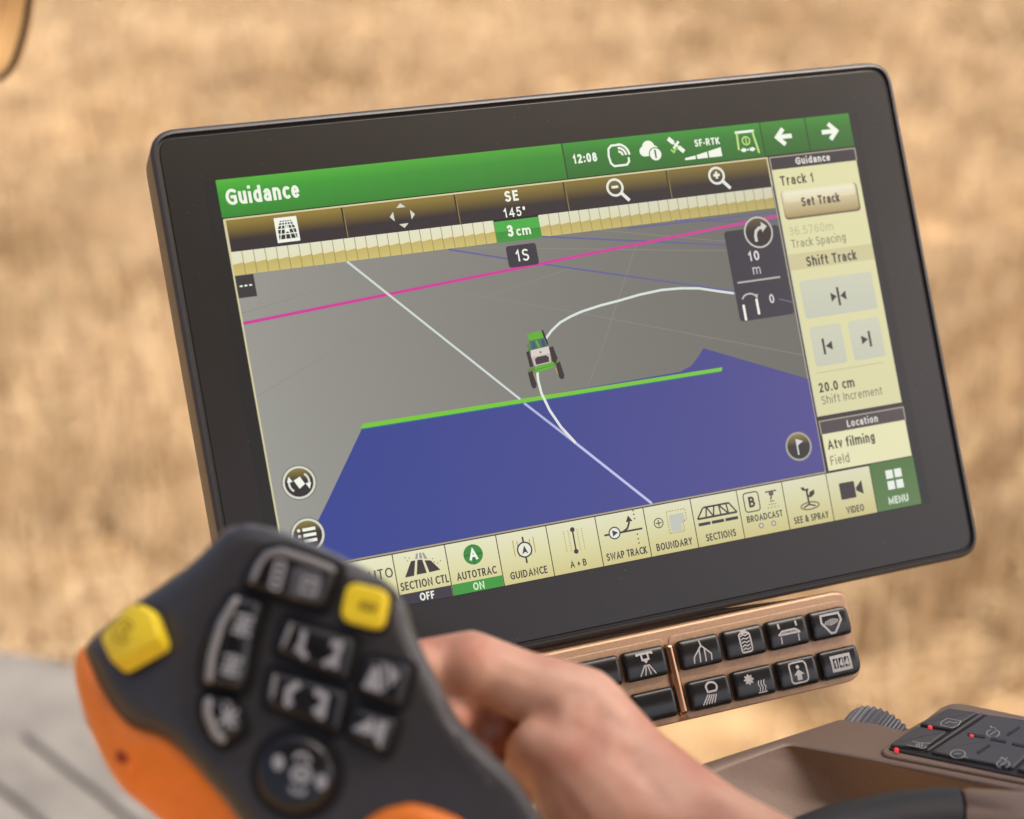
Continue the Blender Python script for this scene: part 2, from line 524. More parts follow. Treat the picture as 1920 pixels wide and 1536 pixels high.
class Flat:
    """flat coloured pixels of the lit screen; x right, y down, 1280 x 800"""
    def __init__(s, k=PX, ox=640, oy=400, flip=True, z0=0.00012, dz=0.00004):
        s.v = []; s.f = []; s.c = []; s.k = k; s.ox = ox; s.oy = oy; s.flip = flip; s.z0 = z0; s.dz = dz; s.n = 0; s.seg = None
    def P(s, x, y, layer):
        s.n += 1
        yy = (s.oy - y) if s.flip else (y - s.oy)
        return ((x - s.ox) * s.k, yy * s.k, s.z0 + layer * s.dz + (s.n % 40) * 2.5e-7)
    def poly(s, pts, col, layer=1, cols=None):
        b = len(s.v)
        for i, (x, y) in enumerate(pts):
            s.v.append(s.P(x, y, layer)); s.c.append(cols[i] if cols else col)
        idx = list(range(b, len(s.v)))
        ar = area2([(p[0], p[1]) for p in s.v[b:]])
        s.f.append(tuple(idx if ar > 0 else reversed(idx)))
        return s
    def rect(s, x0, y0, x1, y1, col, layer=1, col2=None):
        c2 = col2 or col
        if s.seg:
            m = max(1, int(abs(y1 - y0) / s.seg))
            for i in range(m):
                ya, yb = y0 + (y1 - y0) * i / m, y0 + (y1 - y0) * (i + 1) / m
                s.poly([(x0, ya), (x1, ya), (x1, yb), (x0, yb)], col, layer)
            return s
        return s.poly([(x0, y0), (x1, y0), (x1, y1), (x0, y1)], col, layer, [col, col, c2, c2])
    def grad(s, x0, y0, x1, y1, stops, layer=1):
        for (t0, c0), (t1, c1) in zip(stops, stops[1:]):
            s.rect(x0, y0 + (y1 - y0) * t0, x1, y0 + (y1 - y0) * t1, c0, layer, c1)
        return s
    def rrect(s, x0, y0, x1, y1, r, col, layer=1, col2=None):
        pts = [(p.x, p.y) for p in rrect(x0, y0, x1, y1, r)]
        if col2:
            cols = [tuple(a + (b - a) * (p[1] - y0) / (y1 - y0) for a, b in zip(col, col2)) for p in pts]
            return s.poly(pts, col, layer, cols)
        return s.poly(pts, col, layer)
    def disc(s, x, y, r, col, layer=1, col2=None, n=28):
        pts = [(x + r * math.cos(2 * math.pi * i / n), y + r * math.sin(2 * math.pi * i / n)) for i in range(n)]
        if col2:
            # two-tone: olive dome above, dark below
            top = [(x + r * math.cos(R(a)), y + r * math.sin(R(a)) ) for a in range(180, 361, 12)]
            s.poly(pts, col2, layer)
            s.poly([(px_, min(py_, y - r * 0.12)) for px_, py_ in top], col, layer + 0.4,
                   [tuple(a + (b - a) * max(0, min(1, (p[1] - (y - r)) / (r * 0.9))) for a, b in zip(col, col2)) for p in top])
            return s
        return s.poly(pts, col, layer)
    def line(s, pts, wd, col, layer=2, square=False, closed=False):
        if s.seg:
            q = [Vector(pts[0])]
            for p in pts[1:]:
                a = q[-1]; b = Vector(p); m = max(1, int((b - a).length / s.seg))
                q += [a + (b - a) * ((i + 1) / m) for i in range(m)]
            pts = [tuple(p) for p in q]
        L, Q = miter_strip(pts, wd, square, closed)
        for i in range(len(L) - 1):
            s.poly([tuple(L[i]), tuple(L[i + 1]), tuple(Q[i + 1]), tuple(Q[i])], col, layer)
        return s
    def ring(s, x, y, r, wd, col, layer=2, a0=0, a1=360):
        return s.line(A(x, y, r, r, a0, a1, max(6, int(abs(a1 - a0) / 10))), wd, col, layer, closed=abs(a1 - a0) >= 360)
    def text(s, t, x, y, cap, col, layer=3, weight=0.19, align='c', spacing=None, cond=0.94, fit=None):
        """y = baseline; fit = wanted width"""
        st, wd = text_strokes(t, cap, weight, spacing, cond)
        k = fit / wd if fit else 1.0
        wd *= k
        x0 = x - wd / 2 if align == 'c' else (x - wd if align == 'r' else x)
        for pl in st:
            pts = [(x0 + px_ * k, (y - py_) if s.flip else (y + py_)) for px_, py_ in pl]
            s.line(pts, weight * cap, col, layer, square=True)
        return s
    def build(s, name, parent, mat):
        me = bpy.data.meshes.new(name)
        me.from_pydata(s.v, [], s.f)
        ca = me.color_attributes.new('Col', 'FLOAT_COLOR', 'POINT')
        for i, c in enumerate(s.c): ca.data[i].color = (c[0], c[1], c[2], 1.0)
        me.update()
        return link_mesh(name, me, mat, parent, smooth=False)

def mono(name, parent, mat, k, draw, z0=0.0):
    """flat print in one colour: draw(f) uses x right, y up in units of k"""
    f = Flat(k, 0, 0, False, z0, 0.00003); f.seg = 0.6
    draw(f)
    me = bpy.data.meshes.new(name); me.from_pydata(f.v, [], f.f); me.update()
    return link_mesh(name, me, mat, parent, smooth=False)

disp = empty('touchscreen_display', DISP.m, 'black touchscreen display showing a green and blue field guidance map', 'display')

# housing, gasket line and front glass
ob = rrect(-104, -99, 1394, 924, 52, 8)
def dl(pts): return [((p[0] - 640) * PX, (400 - p[1]) * PX) for p in pts]
def ring_slab(name, outer, inner, z0, z1, bevel, mat, parent):
    """frame between two outlines with the same number of points, outer edge rounded"""
    if area2(outer) < 0: outer = list(reversed(outer))
    if area2(inner) < 0: inner = list(reversed(inner))
    N = len(outer)
    rings = [(outer, z0)]
    for k in range(6):
        a = k / 5 * math.pi / 2
        rings.append((inset(outer, bevel * (1 - math.cos(a))), z1 - bevel + bevel * math.sin(a)))
    rings.append((inner, z1)); rings.append((inner, z1 - 0.0012))
    v = [(p[0], p[1], z) for r, z in rings for p in r]; fc = []
    for k in range(len(rings) - 1):
        for i in range(N):
            j = (i + 1) % N
            fc.append((k * N + i, k * N + j, (k + 1) * N + j, (k + 1) * N + i))
    fc.append(tuple(reversed(range(N))))
    return sharp(mesh_obj(name, v, fc, mat, parent), 60)
O = dl(ob)
ring_slab('housing', O, inset(O, 0.0021), -0.024, 0.0010, 0.0021, M['housing'], disp)
slab('gasket', inset(O, 0.0019), -0.004, -0.0003, 0.0001, M['gap'], disp, n=1)
slab('front_glass', inset(O, 0.0032), -0.003, 0.0, 0.0006, M['bezel'], disp, n=3)
# back cover and mount arm behind the display
slab('back_cover', [(p.x, p.y) for p in inset(O, 0.02)], -0.046, -0.0241, 0.004, M['housing'], disp)
v, fc = tube([(-0.08, -0.03, -0.045), (-0.08, -0.035, -0.075), (-0.08, -0.085, -0.095), (-0.08, -0.16, -0.085), (-0.08, -0.21, -0.065)], 0.016, 16)
fix_normals(mesh_obj('mount_arm', v, fc, M['housing'], disp))

# ---- lit screen
c = srgb
WHITE = c(243, 246, 232); INK = c(52, 42, 46); CREAM = c(226, 222, 172); CREAM_T = c(232, 231, 196); CREAM_B = c(214, 203, 136)
LINE = c(214, 206, 160); DKLINE = c(62, 52, 34)
base = Flat(z0=0.00002)
base.rect(-22, 0, 1300, 802, c(12, 11, 13), 0)
screen = base.build('screen', disp, M['screen'])
def ui(f, name): return f.build(name, screen, M['screen'])

# header bar
f = Flat(); g0, g1, g2 = c(74, 180, 46), c(50, 154, 40), c(40, 134, 38)
for i in range(16):
    x0, x1 = 656 * i / 16, 656 * (i + 1) / 16
    q = 1 - 0.22 * (i / 15) - (0.0 if i else 0)  # green dims to the right: viewing-angle fall-off put into the colour
    s_ = [tuple(a * q for a in k[:3]) for k in (g0, g1, g2)]
    f.grad(x0, 0, x1, 68, [(0, s_[0]), (.35, s_[1]), (1, s_[2])], 1)
ui(f, 'header_bar')
f = Flat(); f.text('Guidance', 13, 47, 29, WHITE, 3, 0.185, 'l', fit=131); ui(f, 'header_title')
f = Flat()
h0, h1, h2 = c(48, 146, 38), c(38, 120, 34), c(30, 104, 28)
f.grad(659, 0, 1077, 68, [(0, h0), (.35, h1), (1, h2)], 1)
f.rect(656, 0, 659, 68, c(26, 62, 24), 1)
ui(f, 'status_bar')
f = Flat(); f.text('12:08', 699, 41, 17.5, WHITE, 3, 0.20, fit=49); ui(f, 'clock_text')
f = Flat()
f.line([(775, 14), (757, 14), (750, 20), (748, 34), (750, 48), (756, 54), (782, 54), (788, 48), (788, 40)], 4, WHITE)
for k, r_ in enumerate((8, 15, 22)):
    f.ring(769, 35, r_, 4.2, WHITE, 2, -88, 0)
ui(f, 'wireless_symbol')
f = Flat()
f.disc(823, 32, 10, WHITE, 2).disc(833, 25, 13, WHITE, 2.2).disc(845, 31, 8, WHITE, 2.4).rect(822, 30, 846, 42, WHITE, 2.6)
f.disc(845, 40, 14, c(48, 118, 44), 3.2).disc(845, 40, 12, WHITE, 3.6)
f.text('!', 845, 48, 17, c(48, 98, 44), 4.4, 0.20)
ui(f, 'cloud_symbol')
f = Flat()
for (x, y) in ((882, 17), (901, 36)):
    f.poly([(x - 8, y - 2), (x - 2, y - 8), (x + 8, y + 2), (x + 2, y + 8)], WHITE, 2)
f.line([(885, 33), (898, 20)], 5, WHITE, 2).line([(886, 22), (898, 32)], 3, WHITE, 2.4)
f.line([(879, 34), (884, 40), (892, 30)], 4, c(150, 214, 92), 2.8)
ui(f, 'satellite_symbol')
f = Flat(); f.text('SF-RTK', 958, 34, 14, WHITE, 3, 0.20, fit=54)
for x0, x1, ya, yb in ((905, 928, 54, 51), (931, 954, 50.5, 46), (957, 985, 45.5, 40)):
    f.poly([(x0, 58), (x1, 58), (x1, yb), (x0, ya)], WHITE, 2)
ui(f, 'signal_bars')
f = Flat(); GY = c(196, 226, 130)
f.line([(1021, 15), (1063, 15)], 5, WHITE, 2).line([(1025, 15), (1023, 50)], 4, GY, 2).line([(1059, 15), (1066, 60)], 4, GY, 2)
f.ring(1042, 33, 8, 2.6, GY).line([(1042, 27), (1042, 39)], 2.2, GY)
f.poly([(1026, 51), (1034, 46), (1034, 56)], WHITE, 2).poly([(1060, 51), (1052, 46), (1052, 56)], WHITE, 2)
f.disc(1036, 51, 3.5, WHITE, 2.2).disc(1050, 51, 3.5, WHITE, 2.2).disc(1043, 51, 2, WHITE, 2.2)
ui(f, 'tramline_symbol')
for x0, x1, dr, cx_ in ((1077, 1178, -1, 1128), (1178, 1280, 1, 1228)):
    f = Flat()
    f.grad(x0, 0, x1, 68, [(0, c(54, 138, 36)), (.4, c(42, 114, 30)), (1, c(34, 98, 26))], 1)
    f.rect(x0, 0, x0 + 2.6, 68, c(26, 62, 24), 1.5)
    f.line([(cx_ - dr * 16, 33), (cx_ + dr * 13, 33)], 9, WHITE, 2)
    f.line([(cx_ + dr * 1, 17), (cx_ + dr * 17, 33), (cx_ + dr * 1, 49)], 9, WHITE, 2.4)
    ui(f, 'arrow_tile')

# toolbar
ed = [4, 217, 431, 648, 862, 1081]
OL0, OL1, OL2 = c(142, 120, 44), c(74, 58, 30), c(40, 31, 38)
def toolbar_tile(i, draw):
    f = Flat(); x0, x1 = ed[i], ed[i + 1]
    q = 1 - 0.07 * i  # tiles further right are darker, the panel's viewing-angle fall-off in their colour
    a, b, d = [tuple(v * q for v in k[:3]) for k in (OL0, OL1, OL2)]
    f.grad(x0, 71, x1, 130, [(0, a), (.12, a), (.55, b), (.66, d), (1, d)], 1)
    f.rect(x0, 70, x1, 73, LINE, 1.6)
    if i == 0: f.rect(x0 - 2, 70, x0 + 1.5, 130, LINE, 1.7)
    else: f.rect(x0 - 3, 74, x0, 129, c(22, 17, 14), 1.7).rect(x0, 74, x0 + 1.6, 129, c(150, 128, 70), 1.7)
    if i == 4: f.rect(x1 - 2, 70, x1 + 1, 130, LINE, 1.7)
    draw(f); ui(f, 'toolbar_tile')
def d_grid(f):
    f.rect(90, 79, 131, 124, WHITE, 2)
    K = c(38, 32, 26)
    ys = [85, 89, 94, 101, 110, 120]
    def gx_(k, y): return 110.5 + k * (4.2 + (y - 85) * 0.16)
    for ya, yb in zip(ys, ys[1:]):
        for k in (-2.6, -1.5, -.5, .5, 1.5):
            k1 = min(k + 1, 2.6) if k > -2.5 else -1.5
            f.poly([(max(94, gx_(k, ya) + .8), ya), (min(127, gx_(k1, ya) - .8), ya), (min(127, gx_(k1, yb - 1.6) - .8), yb - 1.8), (max(94, gx_(k, yb - 1.6) + .8), yb - 1.8)], K, 3)
    f.poly([(110.5, 92), (115.5, 108), (110.5, 105), (105.5, 108)], WHITE, 3.8)
def d_pan(f):
    W2 = c(214, 214, 200)
    for dx, dy in ((0, -1), (1, 0), (0, 1), (-1, 0)):
        x, y = 325 + dx * 16, 101 + dy * 15
        f.poly([(x + dx * 8, y + dy * 8), (x - dy * 9 , y + dx * 9), (x + dy * 9, y - dx * 9)], W2, 2)
def d_head(f):
    f.text('SE', 539.5, 98, 20, WHITE, 3, 0.20, fit=27).text('145\u00b0', 540, 127.5, 17.5, WHITE, 3, 0.15, fit=44)
def d_zoom(cx_, plus):
    def dd(f):
        W2 = c(232, 234, 222)
        f.ring(cx_, 95, 15.5, 4.6, W2).line([(cx_ + 11, 107), (cx_ + 25, 123)], 6.5, W2)
        f.line([(cx_ - 7, 94), (cx_ + 7, 94)], 5, W2)
        if plus: f.line([(cx_, 87), (cx_, 101)], 5, W2, 2.4)
    return dd
for i, dfun in enumerate((d_grid, d_pan, d_head, d_zoom(749, 0), d_zoom(965, 1))): toolbar_tile(i, dfun)

# light bar: cells left and right of the deviation box
def cell(x0, x1, q):
    f = Flat()
    t0, t1, b0, b1 = [tuple(v * q for v in k[:3]) for k in (c(226, 226, 200), c(228, 224, 186), c(196, 178, 104), c(206, 190, 112))]
    f.rect(x0, 130, x1, 153, t0, 1, t1).rect(x0, 153, x1, 172, b0, 1, b1)
    f.poly([(x0, 153), (x1, 150), (x1, 153.4)], b0, 1.4)
    f.rect(x1 - 1.3, 130, x1, 172, c(150, 132, 76), 1.6)
    ui(f, 'light_bar_cell')
for k in range(24): cell(4 + 20.5 * k, 4 + 20.5 * (k + 1), 1.0)
for k in range(24): cell(585 + 20.6 * k, 585 + 20.6 * (k + 1), 0.96 - 0.006 * k)  # right-hand cells dimmed in colour for the oblique view of the panel
f = Flat(); f.rect(496, 133, 585, 153, c(66, 170, 62), 2).rect(496, 153, 585, 173, c(44, 140, 44), 2, c(52, 150, 50))
f.text('3', 519, 164, 22, WHITE, 3, 0.20, 'l').text('cm', 536, 164, 16.5, WHITE, 3, 0.19, 'l', fit=29)
ui(f, 'deviation_box')

# map
f = Flat()
nx, ny = 12, 6
def mapcol(x, y):  # map grey with the screen's left-to-right viewing-angle fall-off painted in
    t = x / 1080; u_ = (y - 172) / 530
    q = 150 - 46 * t ** 0.8 - 4 * u_ + 6 * (1 - t) * u_
    return c(q + 1, q, q - 7)
for i in range(nx):
    for j in range(ny):
        x0, x1 = 4 + 1076 * i / nx, 4 + 1076 * (i + 1) / nx; y0, y1 = 172 + 529 * j / ny, 172 + 529 * (j + 1) / ny
        f.poly([(x0, y0), (x1, y0), (x1, y1), (x0, y1)], None, 0.5, [mapcol(x0, y0), mapcol(x1, y0), mapcol(x1, y1), mapcol(x0, y1)])
f.rect(1, 71, 4, 704, LINE, 0.8).rect(1, 701.5, 1081, 704.5, c(168, 156, 130), 0.8).rect(1079.5, 71, 1082, 704, c(170, 160, 140), 0.8)
ui(f, 'field_map')
f = Flat(); TH = c(136, 134, 126)
for pl in (((4, 390), (170, 322), (411, 276), (640, 236)), ((157, 179), (646, 328), (1078, 468)), ((776, 200), (666, 392), (560, 560)), ((4, 240), (420, 172)), ((700, 172), (1078, 250)), ((420, 172), (960, 244))):
    f.line(pl, 1.3, TH, 1)
ui(f, 'map_grid_lines')
f = Flat(); BL = c(94, 92, 148)
f.line([(400, 173), (519, 207), (641, 240), (961, 325)], 3, BL, 1.2).line([(585, 171), (957, 232)], 3, BL, 1.2).line([(760, 176), (1078, 181)], 3, BL, 1.2).line([(860, 172), (1078, 200)], 2.4, BL, 1.2)
ui(f, 'past_track_lines')
f = Flat()
bl = [(183, 471), (898, 471), (843, 462)]
def bcol(x): 
    t = max(0, min(1, x / 1080)); return c(40 + 30 * t, 60 + 6 * t, 142 - 4 * t)
cov = [(183, 471), (813, 463), (838, 455), (856, 440), (870, 425), (1080, 516), (1080, 701), (20, 701), (74, 622), (100, 587)]
# coverage in vertical strips; the right-hand reflection haze is mixed into the blue
def yrange(x):
    pts = cov; ys = []
    for i in range(len(pts)):
        (xa, ya), (xb, yb) = pts[i - 1], pts[i]
        if xa != xb and min(xa, xb) <= x <= max(xa, xb): ys.append(ya + (yb - ya) * (x - xa) / (xb - xa))
    return (min(ys), max(ys)) if ys else None
xs = sorted(set([20.01, 74, 100, 183, 813, 838, 856, 870, 1079.99] + [20 + 53 * k for k in range(1, 20)]))
for xa, xb in zip(xs, xs[1:]):
    (ta, ba), (tb, bb) = yrange(xa + .001), yrange(xb - .001)
    f.poly([(xa, ta), (xb, tb), (xb, bb), (xa, ba)], None, 1.4, [bcol(xa), bcol(xb), bcol(xb), bcol(xa)])
ui(f, 'covered_area')
f = Flat(); f.poly([(177, 474), (184, 466), (902, 467), (900, 474)], c(116, 196, 44), 1.8).rect(178, 474, 899, 476, c(40, 120, 130), 1.8); ui(f, 'boom_line')
f = Flat(); f.line([(4, 258), (1078, 189)], 5.5, c(204, 48, 150), 1.6); ui(f, 'boundary_line')
f = Flat(); f.line([(208, 172), (485, 467)], 4.2, c(206, 216, 210), 2).line([(491, 475), (573, 560)], 4.6, c(176, 180, 220), 2).line([(573, 560), (706, 701)], 5, c(190, 192, 232), 2.2); ui(f, 'guidance_line')
f = Flat()
cur = [(528, 412), (527, 452), (536, 493), (553, 530), (573, 560)]
f.line([(529, 410), (526, 436), (528, 462), (538, 496), (554, 530), (577, 564)], 5, c(226, 230, 224), 2.4)
f.line([(554, 364), (570, 349), (590, 336), (612, 328), (636, 321.5), (676, 315), (714, 311), (760, 305), (806, 302), (846, 304), (884, 309), (920, 319), (955, 328)], 4.6, c(216, 226, 220), 2.4)
f.line([(955, 328), (1078, 362)], 3.6, c(150, 152, 190), 2.4)
ui(f, 'turn_path')
# machine symbol
f = Flat(); GR, GR2, DK = c(92, 172, 40), c(70, 138, 34), c(44, 36, 44)
f.poly([(520, 349), (549, 346), (553, 360), (523, 362)], GR, 3).poly([(550, 345), (554, 346), (559, 372), (555, 378)], c(30, 30, 48), 3.1)
f.poly([(523, 362), (553, 360), (558, 378), (522, 380)], c(74, 104, 92), 3.1).poly([(527, 366), (533, 365), (533, 377), (527, 378)], c(40, 90, 110), 3.3).poly([(546, 364), (551, 363), (553, 376), (547, 377)], c(44, 70, 110), 3.3).line([(536, 363), (540, 377)], 4, GR, 3.4)
f.poly([(522, 380), (558, 377), (559, 392), (521, 394)], c(214, 206, 196), 3.2).poly([(521, 393), (559, 390), (558, 408), (524, 410)], c(196, 178, 172), 3.2)
f.poly([(527, 398), (532, 394), (550, 393), (555, 397), (554, 406), (528, 408)], c(58, 44, 54), 3.5)
f.rect(539, 384, 542, 388, c(150, 70, 60), 3.5)
f.poly([(559, 380), (567, 378), (572, 402), (566, 411), (560, 406)], DK, 3.3).poly([(513, 382), (519, 380), (522, 410), (515, 411)], DK, 3.3).poly([(517, 368), (521, 367), (522, 382), (518, 384)], GR2, 3.2)
f.poly([(510, 414), (575, 406), (576, 412), (510, 420)], c(96, 130, 40), 3.1).poly([(523, 411), (562, 407), (562, 418), (525, 423)], GR, 3.6).line([(526, 417), (561, 413)], 2, c(64, 150, 40), 3.8)
for x0 in (510, 567):
    y0 = 420 if x0 == 510 else 411
    f.poly([(x0 - 1, y0), (x0 + 8, y0 - 2), (x0 + 12, y0 + 24), (x0 + 10, y0 + 30), (x0 + 4, y0 + 31), (x0 + 1, y0 + 26)], DK, 3.4)
f.line([(520, 424), (521, 438)], 2, c(190, 140, 60), 3.3).line([(564, 418), (567, 432)], 2, c(190, 150, 60), 3.3)
ui(f, 'machine_symbol')
f = Flat(); f.rect(4, 173, 37, 213, c(50, 46, 50), 2).text('---', 20.5, 199, 18, WHITE, 3, 0.15, fit=22); ui(f, 'dash_box')
f = Flat(); f.rrect(510, 181, 570, 222, 6, c(48, 46, 58), 2).text('1S', 539.5, 212, 22, WHITE, 3, 0.14, fit=26); ui(f, 'row_box')
# round buttons
def round_btn(x, y, r, draw, ringc=None):
    f = Flat(); f.disc(x, y, r + 2, c(90, 88, 84), 2).disc(x, y, r + 0.5, ringc or c(214, 216, 202), 2.3)
    f.disc(x, y, r - 3.6, c(140, 122, 52), 2.6, c(40, 31, 32)); draw(f); ui(f, 'round_button')
def b_rot(f):
    f.poly([(43, 546), (55, 541), (62, 555), (51, 562)], WHITE, 3.6)
    f.ring(52, 551, 18, 3.6, c(220, 220, 210), 3.6, 130, 200).ring(52, 551, 18, 3.6, c(220, 220, 210), 3.6, -50, 20)
    f.poly([(31, 548), (41, 548), (35, 538)], WHITE, 3.9).poly([(63, 554), (73, 554), (69, 565)], WHITE, 3.9)
def b_list(f):
    for k in (-10, 0, 10): f.disc(36, 645 + k, 2.8, WHITE, 3.6).line([(43, 645 + k), (66, 645 + k)], 5.6, WHITE, 3.6)
def b_flag(f):
    W2 = c(206, 210, 206)
    f.line([(1030, 630), (1030, 660)], 3.2, W2, 3.6).poly([(1029, 628), (1044, 635), (1029, 643)], W2, 3.8)
round_btn(52, 551, 29, b_rot); round_btn(51, 645, 29, b_list); round_btn(1033, 644, 28, b_flag, c(160, 156, 156))
f = Flat(); TB = c(50, 46, 58)
f.rrect(958, 206, 1078, 385, 8, TB, 2.6)
f.text('10', 1012.5, 270, 19, c(226, 224, 220), 3.4, 0.17, fit=24).text('m', 1013, 297, 18, c(200, 198, 198), 3.4, 0.12, fit=17)
f.line([(967, 309), (1061, 309)], 3.6, c(178, 172, 166), 3.4)
f.line([(971, 353), (971, 384)], 5, WHITE, 3.4).line([(1001, 345), (1001, 376)], 5, WHITE, 3.4)
f.line(A(987, 347, 17, 14, 200, 335), 3.2, c(190, 188, 186), 3.4).poly([(997, 336), (1006, 336), (1003, 346)], c(190, 188, 186), 3.6)
f.text('0', 1034, 358, 18, c(220, 218, 218), 3.4, 0.15)
f.line([(1050, 352), (1078, 362)], 2, c(110, 108, 130), 3.4)
ui(f, 'turn_distance_box')
def b_turn(f):
    W2 = c(208, 206, 198)
    f.line([(1024, 234), (1024, 222), (1027, 213), (1034, 208), (1041, 207)], 6, W2, 4.8).poly([(1040, 196), (1052, 206), (1040, 217)], W2, 5)
f = Flat(z0=0.00020); f.disc(1032, 216, 31.5, c(196, 192, 184), 3).disc(1032, 216, 28, c(96, 80, 50), 3.4, c(40, 31, 32)); b_turn(f); ui(f, 'round_button')

# side panel
f = Flat()
f.rect(1084, 71, 1280, 704, c(46, 38, 40), 0.8)
f.rect(1086, 73, 1279, 97, c(50, 44, 50), 1.4).line([(1086, 97), (1086, 72), (1279, 72), (1279, 97)], 2.4, c(176, 164, 148), 1.6)
f.text('Guidance', 1180.5, 91.5, 14, c(232, 228, 218), 2.4, 0.19, fit=78)
ui(f, 'side_panel_header')
f = Flat()
f.rect(1087, 97, 1278, 593, c(224, 220, 168), 1.2, c(216, 212, 164))
f.rect(1087, 268, 1278, 300, c(206, 198, 150), 1.5)
f.line([(1101, 508), (1254, 508)], 1.6, c(190, 182, 136), 1.6)
f.rect(1085, 97, 1087.2, 594, c(196, 190, 180), 1.6)
T1 = c(58, 50, 44); T2 = c(112, 108, 92)
f.text('Track 1', 1100, 130, 19, T1, 2.4, 0.17, 'l', fit=75)
f.text('36.5760m', 1099, 231, 17, c(186, 180, 140), 2.4, 0.12, 'l', fit=99).text('Track Spacing', 1099, 256, 16.5, c(136, 130, 104), 2.4, 0.125, 'l', fit=122)
f.text('Shift Track', 1181, 296, 19.5, T1, 2.4, 0.18, fit=113)
f.text('20.0 cm', 1100, 547, 19, T1, 2.4, 0.18, 'l', fit=80).text('Shift Increment', 1101, 571, 16.5, c(120, 114, 92), 2.4, 0.12, 'l', fit=138)
ui(f, 'side_panel_card')
f = Flat()
f.rrect(1096, 141, 1268, 199, 9, c(104, 94, 76), 1.8).rrect(1097, 141, 1265, 195, 9, c(236, 226, 190), 2.0, c(168, 146, 92)).rrect(1101, 145, 1261, 165, 7, c(238, 232, 208), 2.3, c(224, 212, 170))
f.text('Set Track', 1181, 176, 18, T1, 3.2, 0.19, fit=86)
ui(f, 'set_button')
def shift_btn(x0, y0, x1, y1, draw):
    f = Flat(); f.rrect(x0, y0, x1, y1, 7, c(204, 205, 182), 2, c(196, 198, 178)); draw(f); ui(f, 'shift_button')
def s_mid(f):
    f.line([(1181, 345), (1181, 382)], 5, INK, 3).poly([(1164, 354), (1177, 363), (1164, 373)], INK, 3).poly([(1198, 354), (1185, 363), (1198, 373)], INK, 3)
def s_l(f): f.line([(1128, 442), (1128, 474)], 5, INK, 3).poly([(1147, 449), (1132, 458), (1147, 467)], INK, 3)
def s_r(f): f.line([(1233, 441), (1233, 473)], 5, INK, 3).poly([(1214, 448), (1229, 457), (1214, 466)], INK, 3)
shift_btn(1100, 323, 1264, 399, s_mid); shift_btn(1103, 416, 1174, 496, s_l); shift_btn(1190, 416, 1262, 496, s_r)
f = Flat()
f.rect(1087, 604, 1279, 629, c(72, 62, 62), 1.4).line([(1087, 629), (1087, 603), (1279, 603), (1279, 629)], 2.4, c(170, 158, 146), 1.6)
f.text('Location', 1182, 623.5, 14, c(226, 222, 212), 2.4, 0.17, fit=70)
f.rect(1088, 629, 1278, 702, c(228, 225, 180), 1.2)
f.text('Atv filming', 1096, 661, 19, T1, 2.4, 0.18, 'l', fit=106).text('Field', 1096, 692, 18, c(126, 120, 98), 2.4, 0.13, 'l', fit=42)
ui(f, 'location_card')

# shortcut bar
W13 = 1280 / 13.0
def tile(k, draw, y1=800, name='shortcut_tile'):
    f = Flat(); x0, x1 = W13 * k - 2, W13 * (k + 1) - 2
    q = 1.0 - 0.012 * k  # viewing-angle dimming towards the right, painted into each tile
    a, b, d = [tuple(v * q for v in kk[:3]) for kk in (CREAM_T, CREAM, CREAM_B)]
    f.grad(x0, 706.5, x1, y1, [(0, a), (.45, b), (1, d)], 1)
    f.rect(x1 - 1.8, 706.5, x1, 800, DKLINE, 1.5)
    draw(f, (x0 + x1) / 2); ui(f, name)
def lbl(f, t, x, y=791, wd=None, cap=14): f.text(t, x, y, cap, INK, 2.4, 0.165, fit=wd, spacing=0.2)
def t_empty(f, x): pass
def t_auto(f, x): f.text('AUTO', x + 14, 746, 18, INK, 2.4, 0.14, fit=60)
def t_sect(f, x):
    for ax, bx in ((-30, -21), (-12, 6), (16, 36)): pass
    f.poly([(x - 34, 751), (x - 17, 751), (x - 10, 724), (x - 18, 724)], INK, 2)
    f.poly([(x - 12, 750), (x + 7, 750), (x + 3, 725), (x - 6, 724)], INK, 2)
    f.poly([(x + 12, 750), (x + 33, 749), (x + 18, 729), (x + 7, 727)], INK, 2)
    gy = c(150, 148, 146)
    f.poly([(x - 10, 722), (x - 5, 722), (x - 3, 712), (x - 6, 712)], gy, 2).poly([(x - 2, 722), (x + 4, 723), (x + 3, 712), (x, 712)], gy, 2).poly([(x + 7, 724), (x + 13, 726), (x + 8, 713), (x + 5, 713)], gy, 2)
    for dx, dy in ((-24, 722), (-20, 718), (-28, 716), (24, 733), (30, 736), (22, 727), (36, 733)): f.disc(x + dx, dy, 1.3, c(150, 130, 90), 2, n=8)
    lbl(f, 'SECTION CTL', x, 774, 90, 15)
    f.rect(x - 49, 780, x + 47.2, 800, c(52, 44, 58), 1.8).text('OFF', x, 797.5, 14, WHITE, 2.6, 0.18, fit=27)
def t_steer(f, x):
    g = c(44, 134, 48)
    f.disc(x, 733, 18.5, g, 2)
    for a, b in (((x, 714.5), (x, 751.5)), ((x - 18.5, 733), (x + 18.5, 733))): f.line([a, b], 2, c(24, 92, 30), 2.3)
    f.text('A', x, 743, 21, WHITE, 3, 0.21)
    lbl(f, 'AUTOTRAC', x, 775, 75, 14.5)
    f.rect(x - 49, 780, x + 47.2, 800, c(54, 150, 50), 1.8).text('ON', x, 797.5, 14, c(222, 240, 205), 2.6, 0.17, fit=21)
def t_guid(f, x):
    br = c(176, 158, 92)
    for dx in (-20, -12, 12, 20): f.line([(x + dx, 728 - abs(dx) / 3), (x + dx, 758 - abs(dx) / 3)], 1.8, br, 1.9)
    f.line([(x, 718), (x, 767)], 3.4, INK, 2).disc(x, 742, 15, INK, 2.2).disc(x, 742, 12.2, c(232, 232, 214), 2.5)
    f.poly([(x, 734), (x + 6, 750), (x, 746), (x - 6, 750)], INK, 3)
    lbl(f, 'GUIDANCE', x, 792, 72)
